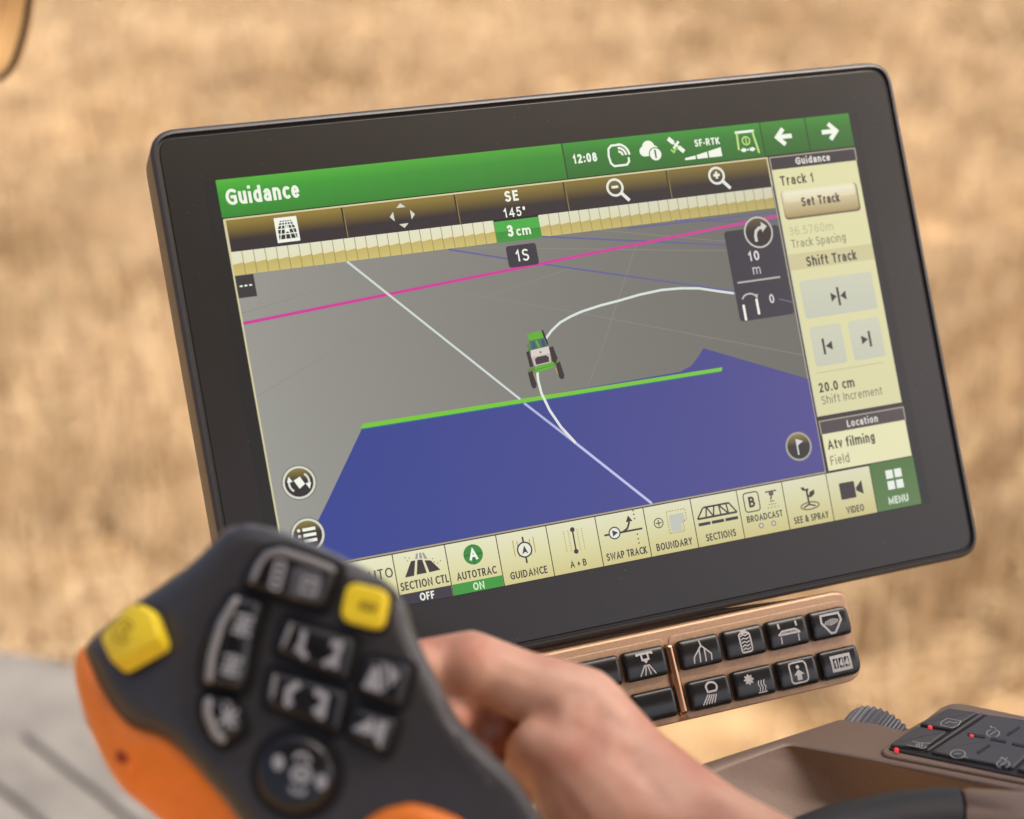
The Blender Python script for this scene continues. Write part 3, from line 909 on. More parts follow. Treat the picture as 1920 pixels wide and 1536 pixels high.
def t_ab(f, x):
    br = c(176, 158, 92)
    for dx in (-18, -9, 9, 18):
        for k in range(9): f.line([(x + dx, 722 + k * 4.6), (x + dx, 724.6 + k * 4.6)], 1.8, br, 1.9)
    f.line([(x, 722), (x, 764)], 3, INK, 2).disc(x, 722, 4.6, INK, 2.3).disc(x, 763, 4.6, INK, 2.3)
    lbl(f, 'A + B', x, 792, 32, 13)
def t_swap(f, x):
    f.line([(x - 38, 744), (x + 40, 744)], 3.6, INK, 2)
    f.line([(x, 744), (x + 10, 739), (x + 15, 730), (x + 16, 724)], 3.8, INK, 2.2).poly([(x + 9, 727), (x + 16, 715), (x + 23, 727)], INK, 2.4)
    f.disc(x - 17, 743, 12, INK, 2.4).disc(x - 17, 743, 9.6, c(228, 232, 222), 2.7).poly([(x - 21, 737), (x - 10, 743), (x - 21, 749)], INK, 3.1)
    for y in (712, 719, 727, 757, 766, 774): f.disc(x + 28, y - 4, 1.6, INK, 2, n=8)
    lbl(f, 'SWAP TRACK', x, 792, 82)
def t_bound(f, x):
    f.ring(x - 24, 740, 9, 1.8, INK).line([(x - 24, 734), (x - 24, 746)], 2, INK).line([(x - 30, 740), (x - 18, 740)], 2, INK)
    f.poly([(x - 1, 729), (x + 30, 729), (x + 30, 748), (x + 22, 748), (x + 22, 762), (x - 1, 762)], c(192, 194, 182), 2)
    path = [(x - 5, 722), (x + 34, 722), (x + 34, 744), (x + 26, 744), (x + 26, 764), (x - 5, 764), (x - 5, 722)]
    for (xa, ya), (xb, yb) in zip(path, path[1:]):
        L_ = math.hypot(xb - xa, yb - ya); n_ = max(1, int(L_ / 5))
        for k in range(n_):
            t0, t1 = (k + .2) / n_, (k + .75) / n_
            f.line([(xa + (xb - xa) * t0, ya + (yb - ya) * t0), (xa + (xb - xa) * t1, ya + (yb - ya) * t1)], 1.7, c(150, 132, 84), 2.3)
    lbl(f, 'BOUNDARY', x, 792, 74)
def t_sections(f, x):
    f.line([(x - 26, 727), (x + 28, 727)], 3.6, INK, 2).line([(x - 42, 747), (x + 42, 747)], 4, INK, 2)
    for a, b in (((-27, 727), (-42, 747)), ((-20, 727), (-24, 747)), ((-20, 727), (-8, 747)), ((-4, 727), (-8, 747)), ((6, 727), (8, 747)), ((6, 727), (24, 747)), ((22, 727), (24, 747)), ((28, 727), (42, 747))):
        f.line([(x + a[0], a[1]), (x + b[0], b[1])], 3, INK, 2.2)
    for a, b in ((-42, -17), (-14, 12), (15, 42)): f.rect(x + a, 755, x + b, 761, INK, 2)
    lbl(f, 'SECTIONS', x, 792, 63)
def t_broad(f, x):
    pts = rrect(x - 38, 715, x - 6, 752, 7)
    f.line([tuple(p) for p in pts] + [tuple(pts[0])], 2.2, INK, 2, closed=True).text('B', x - 22, 744, 21, INK, 2.4, 0.21)
    n = c(96, 84, 66)
    f.line([(x + 10, 720), (x + 34, 720)], 3, n, 2).rect(x + 17, 721, x + 27, 728, n, 2.2).line([(x + 22, 728), (x + 19, 736)], 3.4, n, 2)
    for dx in (-10, -3, 4, 11):
        for k in range(3): f.disc(x + 21 + dx * (k + 1) / 3, 739 + k * 6, 1.3, n, 2, n=8)
    lbl(f, 'BROADCAST', x, 772, 77, 13)
    for dx in (-11, 16): f.disc(x + dx, 782, 5.2, c(120, 112, 120), 2).disc(x + dx, 782, 3.2, c(214, 206, 190), 2.4)
def t_spray(f, x):
    f.line([(x, 728), (x + 1, 760)], 4, INK, 2).poly([(x + 1, 745), (x + 7, 735), (x + 17, 732), (x + 16, 741), (x + 8, 746)], INK, 2.3).poly([(x - 1, 732), (x - 8, 731), (x - 12, 724), (x - 5, 724)], INK, 2.3)
    f.line([(x + 4, 728), (x + 1, 734)], 3, INK, 2.3)
    f.line([tuple(p) for p in A(x + 2, 762, 20, 7, 0, 360, 24)], 2.6, c(110, 92, 66), 2).line([(x - 12, 764), (x, 759), (x + 14, 764)], 3, INK, 2.4)
    lbl(f, 'SEE & SPRAY', x, 792, 76, 13.5)
def t_video(f, x):
    f.rrect(x - 26, 730, x + 8, 763, 3, INK, 2).poly([(x + 10, 744), (x + 25, 731), (x + 25, 759), (x + 10, 750)], INK, 2)
    lbl(f, 'VIDEO', x, 792, 39)
for k, d_ in enumerate((t_empty, t_auto, t_sect, t_steer, t_guid, t_ab, t_swap, t_bound, t_sections, t_broad, t_spray, t_video)): tile(k, d_)
f = Flat(); x0 = W13 * 12 - 2; cx_ = (x0 + 1280) / 2
f.rect(x0, 704, 1280, 800, c(72, 112, 50), 1, c(86, 120, 66))
for dx in (-17, 3):
    for dy in (722, 744): f.rect(cx_ + dx - 1, dy, cx_ + dx + 15, dy + 17, c(232, 238, 228), 2)
f.text('MENU', cx_, 790, 15, c(222, 232, 218), 2.4, 0.19, fit=45)
ui(f, 'menu_tile')

# ------------------------------------------------------------------ switch panel under the display
PANEL = Frame((0.012, -0.062, -0.105), (1, 0, 0), (0, 0.607, 0.794))
panel = empty('switch_panel', PANEL.m, 'bronze switch panel with black illuminated-symbol buttons below the display', 'switch panel')
xr = PANEL.px(1263, 1268).x
half = [(1250, 1178), (1562, 1108), (1584, 1109), (1592, 1130), (1610, 1236), (1606, 1256), (1586, 1272), (1480, 1306), (1270, 1374)]
hl = [PANEL.px(u, v_) for u, v_ in half]
hr = [(p.x, p.y) for p in hl]
hr[0] = (xr, hr[0][1]); hr[-1] = (xr, hr[-1][1])
plate = round_poly(hr[1:-1] + [(2 * xr - p[0], p[1]) for p in reversed(hr[1:-1])], 0.0035, 4)
slab('plate', plate, -0.010, 0.0, 0.0016, M['bronze'], panel, n=4)
BW, BH, GX, GY_ = 0.0181, 0.0122, 0.020, 0.0168
def field(sgn):
    xa, xb = (-0.0022, 3 * GX + BW + 0.0022)
    ya, yb = 0.0028, -(GY_ + BH) - 0.0026
    pts = [(xa, yb), (xb, yb), (xb, ya), (xa, ya)]
    if sgn < 0: pts = [(2 * xr - p[0], p[1]) for p in pts]
    return round_poly(pts, [0.003, 0.009, 0.005, 0.003], 5)
for sg in (1, -1):
    slab('raised_field', field(sg), -0.001, 0.0005, 0.0005, M['bronze'], panel, n=2)
v0 = PANEL.px(1246, 1208); v1 = PANEL.px(1283, 1342)
ym = (v0.y, v1.y)
slab('divider_ridge', rrect(xr - 0.0022, ym[1], xr + 0.0022, ym[0], 0.0022), -0.001, 0.0034, 0.0020, M['polish'], panel, n=5)
slab('top_trim', round_poly([(2 * xr - hr[1][0] + .004, hr[1][1] - 0.0002), (hr[1][0] - .012, hr[1][1] - 0.0002), (hr[1][0] - .055, hr[1][1] + 0.0027), (2 * xr - hr[1][0] + .004, hr[1][1] + 0.0027)], 0.0008, 3), -0.011, -0.0012, 0.0003, M['trim'], panel, n=2)

def cyl_icon(draw, cx, cy, parent, crown):
    mono('symbol', parent, M['icon'], 0.001, lambda f: draw(f, cx * 1000, cy * 1000), z0=crown)
def i_nozzle(f, x, y):
    f.line([(x - 3.2, y + 4.1), (x + 3.2, y + 4.1)], .9, None).line([(x - 3.2, y + 4.6), (x - 3.2, y + 3.4)], .9, None).line([(x + 3.2, y + 4.6), (x + 3.2, y + 3.4)], .9, None)
    f.line([(x - 1.4, y + 4), (x - 1.4, y + 1.6), (x + 1.4, y + 1.6), (x + 1.4, y + 4)], .8, None).poly([(x - 1.2, y + 1.4), (x + 1.2, y + 1.4), (x, y)], None)
    for dx in (-3.4, -1.2, 1.2, 3.4): f.line([(x + dx * .25, y - .5), (x + dx, y - 4.6)], .55, None)
def i_tree(f, x, y):
    f.line([(x, y + 4.6), (x + .3, y + 2.4)], .6, None)
    f.line([(x + .3, y + 2.4), (x - 3.6, y - 1.6), (x - 4, y - 4.2)], .6, None).line([(x - .9, y + 1.2), (x - 1.3, y - 4.2)], .6, None).line([(x + .3, y + 2.4), (x + 4, y - 1.6), (x + 3.8, y - 4.2)], .6, None).line([(x + 1.4, y + 1.2), (x + 1.2, y - 4.2)], .6, None)
def i_tank(f, x, y):
    p = [tuple(q) for q in rrect(x - 2.4, y - 4.2, x + 2.4, y + 3.6, 1.2)]; f.line(p + [p[0]], .7, None, closed=True)
    f.line([(x - 1.4, y + 4.4), (x + 1.4, y + 4.4)], .7, None)
    for k in range(5): f.line([(x - 1.8, y - 3.2 + k * 1.4), (x - .6, y - 2.6 + k * 1.4), (x + .5, y - 3.2 + k * 1.4), (x + 1.8, y - 2.6 + k * 1.4)], .5, None)
def i_boom(f, x, y):
    f.line([(x - 5, y - .6), (x - 3, y + .9), (x + 3, y + .9), (x + 5, y - .6)], .7, None).line([(x - 5, y - .6), (x + 5, y - .6)], .7, None)
    for k in range(-3, 4): f.line([(x + k, y - .6), (x + k + .5, y + .9)], .45, None)
    for dx in (-4, 4): f.line([(x + dx, y + 2), (x + dx, y + 4.2)], .8, None).line([(x + dx, y - 1.4), (x + dx, y - 4.2)], .6, None)
def i_hop(f, x, y):
    p = [(x - 4.2, y + 3.6), (x + 4.2, y + 3.6), (x + 4.6, y + .6), (x + 1, y - 4.2), (x - 1, y - 4.2), (x - 4.6, y + .6)]
    f.line(p + [p[0]], .9, None, closed=True)
    for k in range(8): 
        xx = -2.8 + k * .8; d = 2.4 - abs(xx) * .5
        f.line([(x + xx - .6, y - d * .55 + .2), (x + xx + .6, y + 1.9 - .3 * abs(xx))], .4, None)
def i_light(f, x, y):
    p = [(x - 1.4, y + .4)] + [(x + .6 + 2.4 * math.cos(R(a)), y + 2 + 2.1 * math.sin(R(a))) for a in range(170, -60, -20)]
    f.line(p + [p[0]], .8, None, closed=True)
    for k in range(5): f.line([(x - 1.6 + k * .9, y - .6 - .1 * k), (x - 4.4 + k * 1.25, y - 4.4)], .55, None)
def i_clim(f, x, y):
    for a in range(0, 180, 45):
        dx, dy = 2.2 * math.cos(R(a)), 2.2 * math.sin(R(a)); f.line([(x - 2.6 - dx, y + 1.6 - dy), (x - 2.6 + dx, y + 1.6 + dy)], .55, None)
    f.ring(x - 2.6, y + 1.6, 1.4, .5, None)
    for k in range(3): f.line([(x + 1.2 + k * 1.2, y - 4), (x + 1.7 + k * 1.2, y - 2.6), (x + 1 + k * 1.2, y - 1.2), (x + 1.5 + k * 1.2, y + .4)], .5, None)
    f.line([(x + .6, y - 4.5), (x + 4.6, y - 4.5)], .5, None)
def i_seat(f, x, y):
    p = [tuple(q) for q in rrect(x - 3.8, y - 4.2, x + 3.8, y + 4.2, 1.8)]; f.line(p + [p[0]], .7, None, closed=True)
    f.disc(x, y + 2.2, .8, None, n=12).poly([(x - 1.1, y - 3.2), (x + 1.1, y - 3.2), (x + 1.1, y - 1), (x + 2.4, y - 1), (x, y + 1.2), (x - 2.4, y - 1), (x - 1.1, y - 1)], None)
def i_count(f, x, y):
    p = [(x - 4.6, y - 3.2), (x + 4.6, y - 3.2), (x + 4.6, y + 3.2), (x - 4.6, y + 3.2)]
    f.line(p + [p[0]], 1.1, None, closed=True)
    for a, b in ((-4, -3.4), (-1.5, -.7), (1.0, 1.8), (3.6, 4.2)): f.poly([(x + a, y - 2.8), (x + b, y - 2.8), (x + b, y + 2.8), (x + a, y + 2.8)], None)
    for k in range(3):
        f.line([(x - 2.5 + k * 2.5, y + 1.6), (x - 2.5 + k * 2.5, y - 1.6)], .6, None)
    f.poly([(x - 4, y + 2.0), (x + 4, y + 2.0), (x + 4, y + 2.9), (x - 4, y + 2.9)], None).poly([(x - 4, y - 2.9), (x + 4, y - 2.9), (x + 4, y - 2.0), (x - 4, y - 2.0)], None)
ICONS = {(0, 0): i_tree, (1, 0): i_tank, (2, 0): i_boom, (3, 0): i_hop, (0, 1): i_light, (1, 1): i_clim, (2, 1): i_seat, (3, 1): i_count, (-1, 0): i_nozzle}
def switch_btn(col, row):
    if col >= 0: x0 = col * GX
    else: x0 = 2 * xr - (-col - 1) * GX - BW
    y1 = -row * GY_; y0 = y1 - BH
    rad = [0.0016] * 4
    if col == 3: rad = [0.0016, 0.0045 if row else 0.0016, 0.0016 if row else 0.003, 0.0016]
    o = round_poly([(x0, y0), (x0 + BW, y0), (x0 + BW, y1), (x0, y1)], rad, 5)
    ym_ = (y0 + y1) / 2
    def hb_(x, y):   # each cap is a shallow barrel lying along x
        return 0.0050 - 24.0 * (y - ym_) ** 2
    key_ = ('b', rad[1], rad[2])
    b = pillow('button', [(p.x, p.y) for p in o], hb_, 0.0011, 0.0045, M['button'], panel, step=0.0011, rb=0.0002,
               to3=lambda x, y, h: Vector((x, y, h)), k=1.0, rings=(0.00035, 0.0007))
    if (col, row) in ICONS:
        cx, cy = x0 + BW / 2, y0 + BH / 2
        def drape(ob_):
            for vt in ob_.data.vertices: vt.co.z += hb_(vt.co.x, vt.co.y)
        if (col, row) == (3, 1):
            drape(mono('symbol', b, M['icon'], 0.001, lambda f: f.rect(cx * 1e3 - 4.7, cy * 1e3 - 3.4, cx * 1e3 + 4.7, cy * 1e3 + 3.4, None), 0.00008))
            drape(mono('symbol', b, M['button'], 0.001, lambda f: [f.rect(cx * 1e3 + a, cy * 1e3 - 2, cx * 1e3 + a + 2.1, cy * 1e3 + 2.1, None) for a in (-3.7, -1.1, 1.5)], 0.00016))
            drape(mono('symbol', b, M['icon'], 0.001, lambda f: f.text('1', cx * 1e3 - 2.7, cy * 1e3 - 1.6, 3.2, None, 1, 0.2).text('4', cx * 1e3 - .1, cy * 1e3 - 1.6, 3.2, None, 1, 0.2).text('4', cx * 1e3 + 2.5, cy * 1e3 - 1.6, 3.2, None, 1, 0.2), 0.00024))
        else:
            drape(mono('symbol', b, M['icon'], 0.001, lambda f: ICONS[(col, row)](f, cx * 1e3, cy * 1e3), 0.00010))
for row in (0, 1):
    for col in range(-4, 4): switch_btn(col, row)

# ------------------------------------------------------------------ armrest console
CN = Vector((0, 0.1736, 0.9848))
CONS = Frame((0.069, -0.134, -0.124), (1, 0, 0), (0, 0.9848, -0.1736))
cons = empty('armrest_console', CONS.m, 'brown moulded armrest console with a dark keypad at the lower right', 'console')
def cp(u, v_, h=0.0): return CONS.px(u, v_, h)
outer = [(1120, 1512), (1316, 1433), (1450, 1390), (1574, 1350), (1640, 1357), (1697, 1371), (1735, 1350), (1766, 1327), (1781, 1321), (1806, 1321), (1920, 1345), (2200, 1404)]
NS, NT = 22, 30
def along(pts, s_):
    """point at fraction s_ of a polyline of (u, v, h)"""
    L_ = [0.0]
    for a, b in zip(pts, pts[1:]): L_.append(L_[-1] + math.hypot(b[0] - a[0], b[1] - a[1]))
    t = s_ * L_[-1]
    for i in range(len(pts) - 1):
        if t <= L_[i + 1] + 1e-6:
            k = (t - L_[i]) / (L_[i + 1] - L_[i]); return [a + (b - a) * k for a, b in zip(pts[i], pts[i + 1])]
cL = [(1474, 1400, 0), (1462, 1402, 0), (1342, 1442, 0), (1100, 1536, 0)]
cR = [(1486, 1400, 0), (1500, 1401, 0), (1570, 1414, 0), (1660, 1431, 0), (1790, 1457, 0), (1920, 1483, 0), (2200, 1540, 0)]
cV = [(1480, 1402, -0.0008), (1500, 1432, -0.008), (1552, 1512, -0.024), (1640, 1660, -0.046)]
V = [cp(u, v_) for u, v_ in outer]; nO = len(V)
grid0 = len(V)
for i in range(NS + 1):
    s_ = (i / NS) ** 1.4
    Lp, Rp, Vp = cp(*along(cL, s_)), cp(*along(cR, s_)), cp(*along(cV, s_))
    for j in range(NT + 1):
        w_ = j / NT - 0.5; e_ = 0.07
        m_ = math.sqrt(w_ * w_ + e_ * e_); n0 = math.sqrt(0.25 + e_ * e_)
        lo = n0 - 0.5
        wl = (m_ - w_ - lo) / (2 * 0.5); wr = (m_ + w_ - lo) / (2 * 0.5)
        V.append(Vp + (Lp - Vp) * wl + (Rp - Vp) * wr)
gi = lambda i, j: grid0 + i * (NT + 1) + j
offL = len(V); V += [cp(along(cL, (i / NS) ** 1.4)[0] - 4, along(cL, (i / NS) ** 1.4)[1] - 10) for i in range(NS + 1)]
offR = len(V); V += [cp(along(cR, (i / NS) ** 1.4)[0] + 3, along(cR, (i / NS) ** 1.4)[1] - 8) for i in range(NS + 1)]
F_ = [tuple(list(range(nO)) + [offR + i for i in range(NS, -1, -1)] + [offL + i for i in range(NS + 1)])]
F_.append((gi(0, 0), gi(0, NT), offR, offL))
F_.append(tuple(gi(0, j) for j in range(NT + 1)))
for i in range(NS):
    F_.append((gi(i, 0), gi(i + 1, 0), offL + i + 1, offL + i)); F_.append((gi(i + 1, NT), gi(i, NT), offR + i, offR + i + 1))
    for j in range(NT): F_.append((gi(i, j), gi(i, j + 1), gi(i + 1, j + 1), gi(i + 1, j)))
isk = len(V); V += [Vector((p.x, p.y, p.z - 0.0)) for p in V[:nO]]
isk2 = len(V); V += [Vector((p.x, p.y + 0.003, p.z - 0.055)) for p in V[:nO]]
for k in range(nO - 1): F_.append((isk + k, isk + k + 1, isk2 + k + 1, isk2 + k))
body = mesh_obj('body', V, F_, M['console'], cons, smooth=True)
fix_normals(body)
# keypad
def kp(pts, r=0.0008): return round_poly([(cp(u, v_).x, cp(u, v_).y) for u, v_ in pts], r, 3)
slab('keypad_rim', kp([(1781, 1323), (1806, 1323), (1920, 1347), (2200, 1406), (2200, 1527), (1920, 1472), (1658, 1421), (1650, 1412), (1768, 1329)], 0.003), -0.002, 0.0012, 0.0011, M['console'], cons, n=3)
pad_ = slab('keypad', kp([(1776, 1336), (1920, 1358), (2200, 1404), (2200, 1524), (1897, 1461), (1664, 1412)], 0.0015), 0.0, 0.0018, 0.0004, M['gap'], cons, n=2)
def key(pts, name='key', mat='key'): return slab(name, kp(pts, 0.0009), 0.001, 0.0030, 0.0007, M[mat], cons, n=3)
kA = key([(1777, 1339), (1832, 1348), (1782, 1379), (1724, 1369)])
kB = key([(1717, 1374), (1775, 1384), (1733, 1414), (1668, 1409)])
kC = key([(1851, 1353), (1926, 1366), (1980, 1376), (1899, 1452), (1800, 1433), (1745, 1422)])
kD = key([(1990, 1380), (2190, 1412), (2190, 1512), (1906, 1455)])
key([(1836, 1348.5), (1844, 1350), (1741, 1419), (1734, 1418)], 'key_divider')
def kslot(a, b, wd=3.2):
    L_, Q_ = miter_strip([a, b], wd, False)
    slab('slot', [(cp(*p).x, cp(*p).y) for p in (L_[0], L_[1], Q_[1], Q_[0])], 0.002, 0.00325, 0.0001, M['gap'], cons, n=1)
for a, b in (((1814, 1390), (1847, 1396)), ((1857, 1399), (1886, 1405)), ((1897, 1408), (1925, 1414)), ((1888, 1392), (1912, 1377)), ((1832, 1426), (1856, 1411))): kslot(a, b, 5)
def kicon(parent, pls, wd=2.0):
    f = Flat(1.0, 0, 0, False, 0.0031, 0.00002)
    for pl in pls:
        q = [cp(u, v_, 0.0031) for u, v_ in pl]; f.line([(p.x, p.y) for p in q], wd * 0.0002, None)
    me = bpy.data.meshes.new('symbol'); me.from_pydata(f.v, [], f.f); link_mesh('symbol', me, M['icon_dim'], parent, False)
kicon(kA, [[(1765, 1354), (1776, 1347), (1802, 1352), (1796, 1361), (1786, 1365), (1764, 1360), (1765, 1354)], [(1772, 1357), (1780, 1353), (1788, 1356), (1795, 1354)]])
kicon(kB, [[(1701, 1397), (1715, 1400), (1730, 1404), (1738, 1401)], [(1710, 1390), (1724, 1393), (1744, 1394)], [(1720, 1394), (1718, 1400)], [(1724, 1394), (1723, 1401)], [(1729, 1394), (1728, 1402)]], 2.0)
def oval(u, v_, a, b, n=14, a0=0, a1=360): return [(u + a * math.cos(R(a0 + (a1 - a0) * k / n)), v_ + b * math.sin(R(a0 + (a1 - a0) * k / n))) for k in range(n + 1)]
kicon(kC, [oval(1796, 1414, 14, 8), [(1789, 1414), (1802, 1413)], [(1806, 1419), (1815, 1421)]])
kicon(kC, [oval(1862, 1375, 12, 7, 8, 110, 250), oval(1862, 1375, 12, 7, 8, -70, 70), [(1856, 1378), (1867, 1371)], [(1858, 1363), (1868, 1366)], [(1858, 1361), (1858, 1365)]])
kicon(kC, [oval(1881, 1433, 12, 7, 8, 110, 250), oval(1881, 1433, 12, 7, 8, -70, 70), [(1875, 1436), (1886, 1429)], [(1875, 1424), (1879, 1420), (1884, 1425), (1889, 1421)]])
led = bpy.data.materials.new('red_indicator'); led.use_nodes = True
lb = led.node_tree.nodes['Principled BSDF']; lb.inputs['Base Color'].default_value = (0.5, 0.01, 0.012, 1)
lb.inputs['Emission Color'].default_value = (1.0, 0.045, 0.06, 1); lb.inputs['Emission Strength'].default_value = 0.75 * GAIN
for u, v_ in ((1744, 1363), (1681, 1405), (1822, 1380)):
    p = cp(u, v_, 0.003)
    slab('indicator_light', [(p.x + 0.00075 * math.cos(k * math.pi / 8), p.y + 0.00095 * math.sin(k * math.pi / 8)) for k in range(16)], 0.0020, 0.0034, 0.0003, led, cons, n=2)
# ribbed thumb wheel behind the edge
wa = (AX @ Vector((0.62, 0.50, -0.60))).normalized()
wx = wa.cross(Vector((0, 0, 1))).normalized(); wy = wa.cross(wx)
dep = (CONS.m @ cp(1640, 1352) - CAM).dot(-AX.col[2])
wc = pt(1656, 1381, dep + 0.014) - wa * 0.0075
vv = []; ff = []; NR = 34; rw = 0.0162
for lev, (r_, t_) in enumerate(((0.86, -0.013), (0.97, -0.012), (1, -0.010), (1, 0.0055), (0.98, 0.0068), (0.9, 0.0075))):
    for k in range(NR * 4):
        rib = 1.0 if (k % 4) in (0, 1) else 0.93
        a = 2 * math.pi * k / (NR * 4)
        vv.append(CONS.inv @ (wc + (wx * math.cos(a) + wy * math.sin(a)) * rw * r_ * rib + wa * t_))
n4 = NR * 4
for lev in range(5):
    for k in range(n4):
        j = (k + 1) % n4; ff.append((lev * n4 + k, lev * n4 + j, (lev + 1) * n4 + j, (lev + 1) * n4 + k))
ff.append(tuple(reversed(range(n4)))); ff.append(tuple(range(5 * n4, 6 * n4)))
sharp(fix_normals(mesh_obj('thumb_wheel', vv, ff, M['wheel'], cons)), 30)
# padded rest: black cushion and the brown cap it runs into
def bolster(name, pts, rad, mat, ends):
    P_ = [cp(u, v_, h) for u, v_, h in pts]
    v_, f_ = tube(P_, rad, 24)
    return fix_normals(mesh_obj(name, v_, f_, M[mat], cons))
o1 = bolster('padded_rest', [(1380, 1640, 0.002), (1480, 1600, 0.002), (1580, 1571, 0.002), (1690, 1555, 0.002), (1775, 1549, 0.002), (1800, 1549, 0.002)], [0.008, 0.0105, 0.0122, 0.0132, 0.0136, 0.0132], 'pad', 1)
sharp(o1, 60)
o2 = bolster('rest_cap', [(1806, 1552, 0.002), (1812, 1552, 0.002), (1920, 1562, 0.002), (2200, 1600, 0.002)], [0.0128, 0.0136, 0.0140, 0.0145], 'console', 1)
sharp(o2, 60)
v_, f_ = tube([cp(1812, 1500, 0.010), cp(1860, 1503, 0.0105), cp(1920, 1511, 0.011), cp(2200, 1550, 0.011)], 0.0022, 10)
fix_normals(mesh_obj('rest_seam', v_, f_, M['console'], cons))

# ------------------------------------------------------------------ joystick
def jdepth(u, v_): return 0.44 - (u - 570) * 2.0e-5 + (1260 - v_) * 3.0e-5
J0 = pt(570, 1260, jdepth(570, 1260))
JOY = Frame(J0, pt(670, 1260, jdepth(670, 1260)) - J0, pt(570, 1160, jdepth(570, 1160)) - J0)
joy = empty('joystick', JOY.m, 'dark grey and orange multi-button control joystick held by a hand', 'joystick')

def smooth_closed(pts, n=6):
    """closed Catmull-Rom through the points"""
    out = []; N = len(pts)
    for i in range(N):
        p0, p1, p2, p3 = (Vector(pts[(i + k) % N]) for k in (-1, 0, 1, 2))
        for k in range(n):
            t = k / n
            out.append(0.5 * ((2 * p1) + (p2 - p0) * t + (2 * p0 - 5 * p1 + 4 * p2 - p3) * t * t + (3 * p1 - p0 - 3 * p2 + p3) * t ** 3))
    return out

def flank(v_):
    """photograph x of the ridge where the face turns away to the left"""
    ks = [(900, 500), (990, 480), (1100, 420), (1200, 380), (1300, 365), (1400, 385), (1536, 470), (1800, 640)]
    for (a, xa), (b, xb) in zip(ks, ks[1:]):
        if v_ <= b: return xa + (xb - xa) * (v_ - a) / (b - a)
    return ks[-1][1]
def hface(u, v_):
    s = max(0.0, (flank(v_) - 30 - u)) * MMPX
    h = -0.55 * s * s / (s + 0.016)
    # the face falls gently towards the neck
    t = max(0.0, v_ - 1430) * MMPX
    h -= 0.25 * t * t / (t + 0.02)
    return h
shell_pts = [(412, 1003), (432, 988), (470, 983), (522, 994), (585, 1017), (640, 1044), (692, 1070), (728, 1094), (752, 1130), (768, 1178), (788, 1222), (812, 1268), (834, 1312), (858, 1352), (905, 1398), (955, 1450), (1000, 1510), (1045, 1590), (1080, 1690), (1070, 1800), (900, 1860), (720, 1800), (580, 1690), (500, 1600),
             (446, 1536), (420, 1500), (390, 1466), (352, 1421), (319, 1391), (289, 1376), (251, 1365), (221, 1342), (195, 1305), (174, 1262), (157, 1220), (184, 1186), (240, 1140), (300, 1098), (360, 1054)]
shell = pillow('head_shell', smooth_closed(shell_pts, 4), hface, 0.0056, 0.030, M['shell'], joy, step=9, to3=JOY.px)
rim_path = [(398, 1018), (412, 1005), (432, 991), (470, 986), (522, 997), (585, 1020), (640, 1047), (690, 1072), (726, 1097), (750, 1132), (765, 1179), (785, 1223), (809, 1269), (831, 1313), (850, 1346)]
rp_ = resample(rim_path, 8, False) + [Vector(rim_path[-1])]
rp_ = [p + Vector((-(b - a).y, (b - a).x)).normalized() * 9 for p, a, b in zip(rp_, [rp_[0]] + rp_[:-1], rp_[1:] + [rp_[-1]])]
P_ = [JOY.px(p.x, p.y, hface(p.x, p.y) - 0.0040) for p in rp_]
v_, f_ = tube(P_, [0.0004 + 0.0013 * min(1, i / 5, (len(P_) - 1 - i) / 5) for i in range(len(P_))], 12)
fix_normals(mesh_obj('edge_highlight', v_, f_, M['jedge'], joy))  # pale strip added for the sky highlight along the head's rim
def hor(u, v_):
    g = math.exp(-(((u - 345) / 130) ** 2 + ((v_ - 1585) / 125) ** 2))
    return hface(u, v_) - 0.0012 - 0.022 * g
or_pts = [(152, 1215), (166, 1216), (184, 1260), (205, 1300), (231, 1334), (258, 1356), (296, 1367), (328, 1383), (362, 1413), (400, 1458), (430, 1492), (456, 1528), (510, 1594), (570, 1668), (520, 1720), (420, 1650), (330, 1562), (281, 1522), (225, 1474), (187, 1410), (157, 1335), (142, 1279), (141, 1238)]
pillow('orange_side_panel', smooth_closed(or_pts, 4), hor, 0.0060, 0.026, M['orange'], joy, step=8, to3=JOY.px)
# orange tongue below the dial
def hton(u, v_): return hface(u, v_) + 0.004
tong = [(680, 1542), (720, 1516), (772, 1505), (825, 1518), (872, 1542), (905, 1600), (900, 1680), (840, 1740), (760, 1720), (690, 1640), (668, 1580)]
pillow('orange_thumb_rest', smooth_closed(tong, 4), hton, 0.0055, 0.008, M['orange'], joy, step=8, to3=JOY.px)
# a screw recess with its stub on the orange side
def jdisc(name, u, v_, r, h0, h1, bev, mat, parent=joy, n=18, crown=0.0):
    o = [(u + r * math.cos(2 * math.pi * k / n), v_ + r * math.sin(2 * math.pi * k / n)) for k in range(n)]
    return jslab(name, o, h0, h1, bev, mat, parent, crown)
def jslab(name, opx, h0, h1, bev, mat, parent=joy, crown=0.0, follow=True, n=4):
    """slab whose outline is given in photograph pixels; sits on the curved face"""
    um = sum(p[0] for p in opx) / len(opx); vm = sum(p[1] for p in opx) / len(opx)
    hb = hface(um, vm)
    eps = 20
    su = (hface(um + eps, vm) - hface(um - eps, vm)) / (2 * eps * MMPX) if follow else 0
    sv = -(hface(um, vm + eps) - hface(um, vm - eps)) / (2 * eps * MMPX) if follow else 0
    pm = JOY.px(um, vm, hb)
    P_ = [JOY.px(p[0], p[1], hb) for p in opx]
    return slab(name, [(p.x, p.y) for p in P_], h0 + hb, h1 + hb, bev, mat, parent, n=n, crown=crown,
                tilt=lambda p: su * (p[0] - pm.x) + sv * (p[1] - pm.y))
red = material('orange_recess', (0.30, 0.035, 0.008), 0.5, 0.4)
p_ = JOY.px(229, 1418, hor(229, 1418))
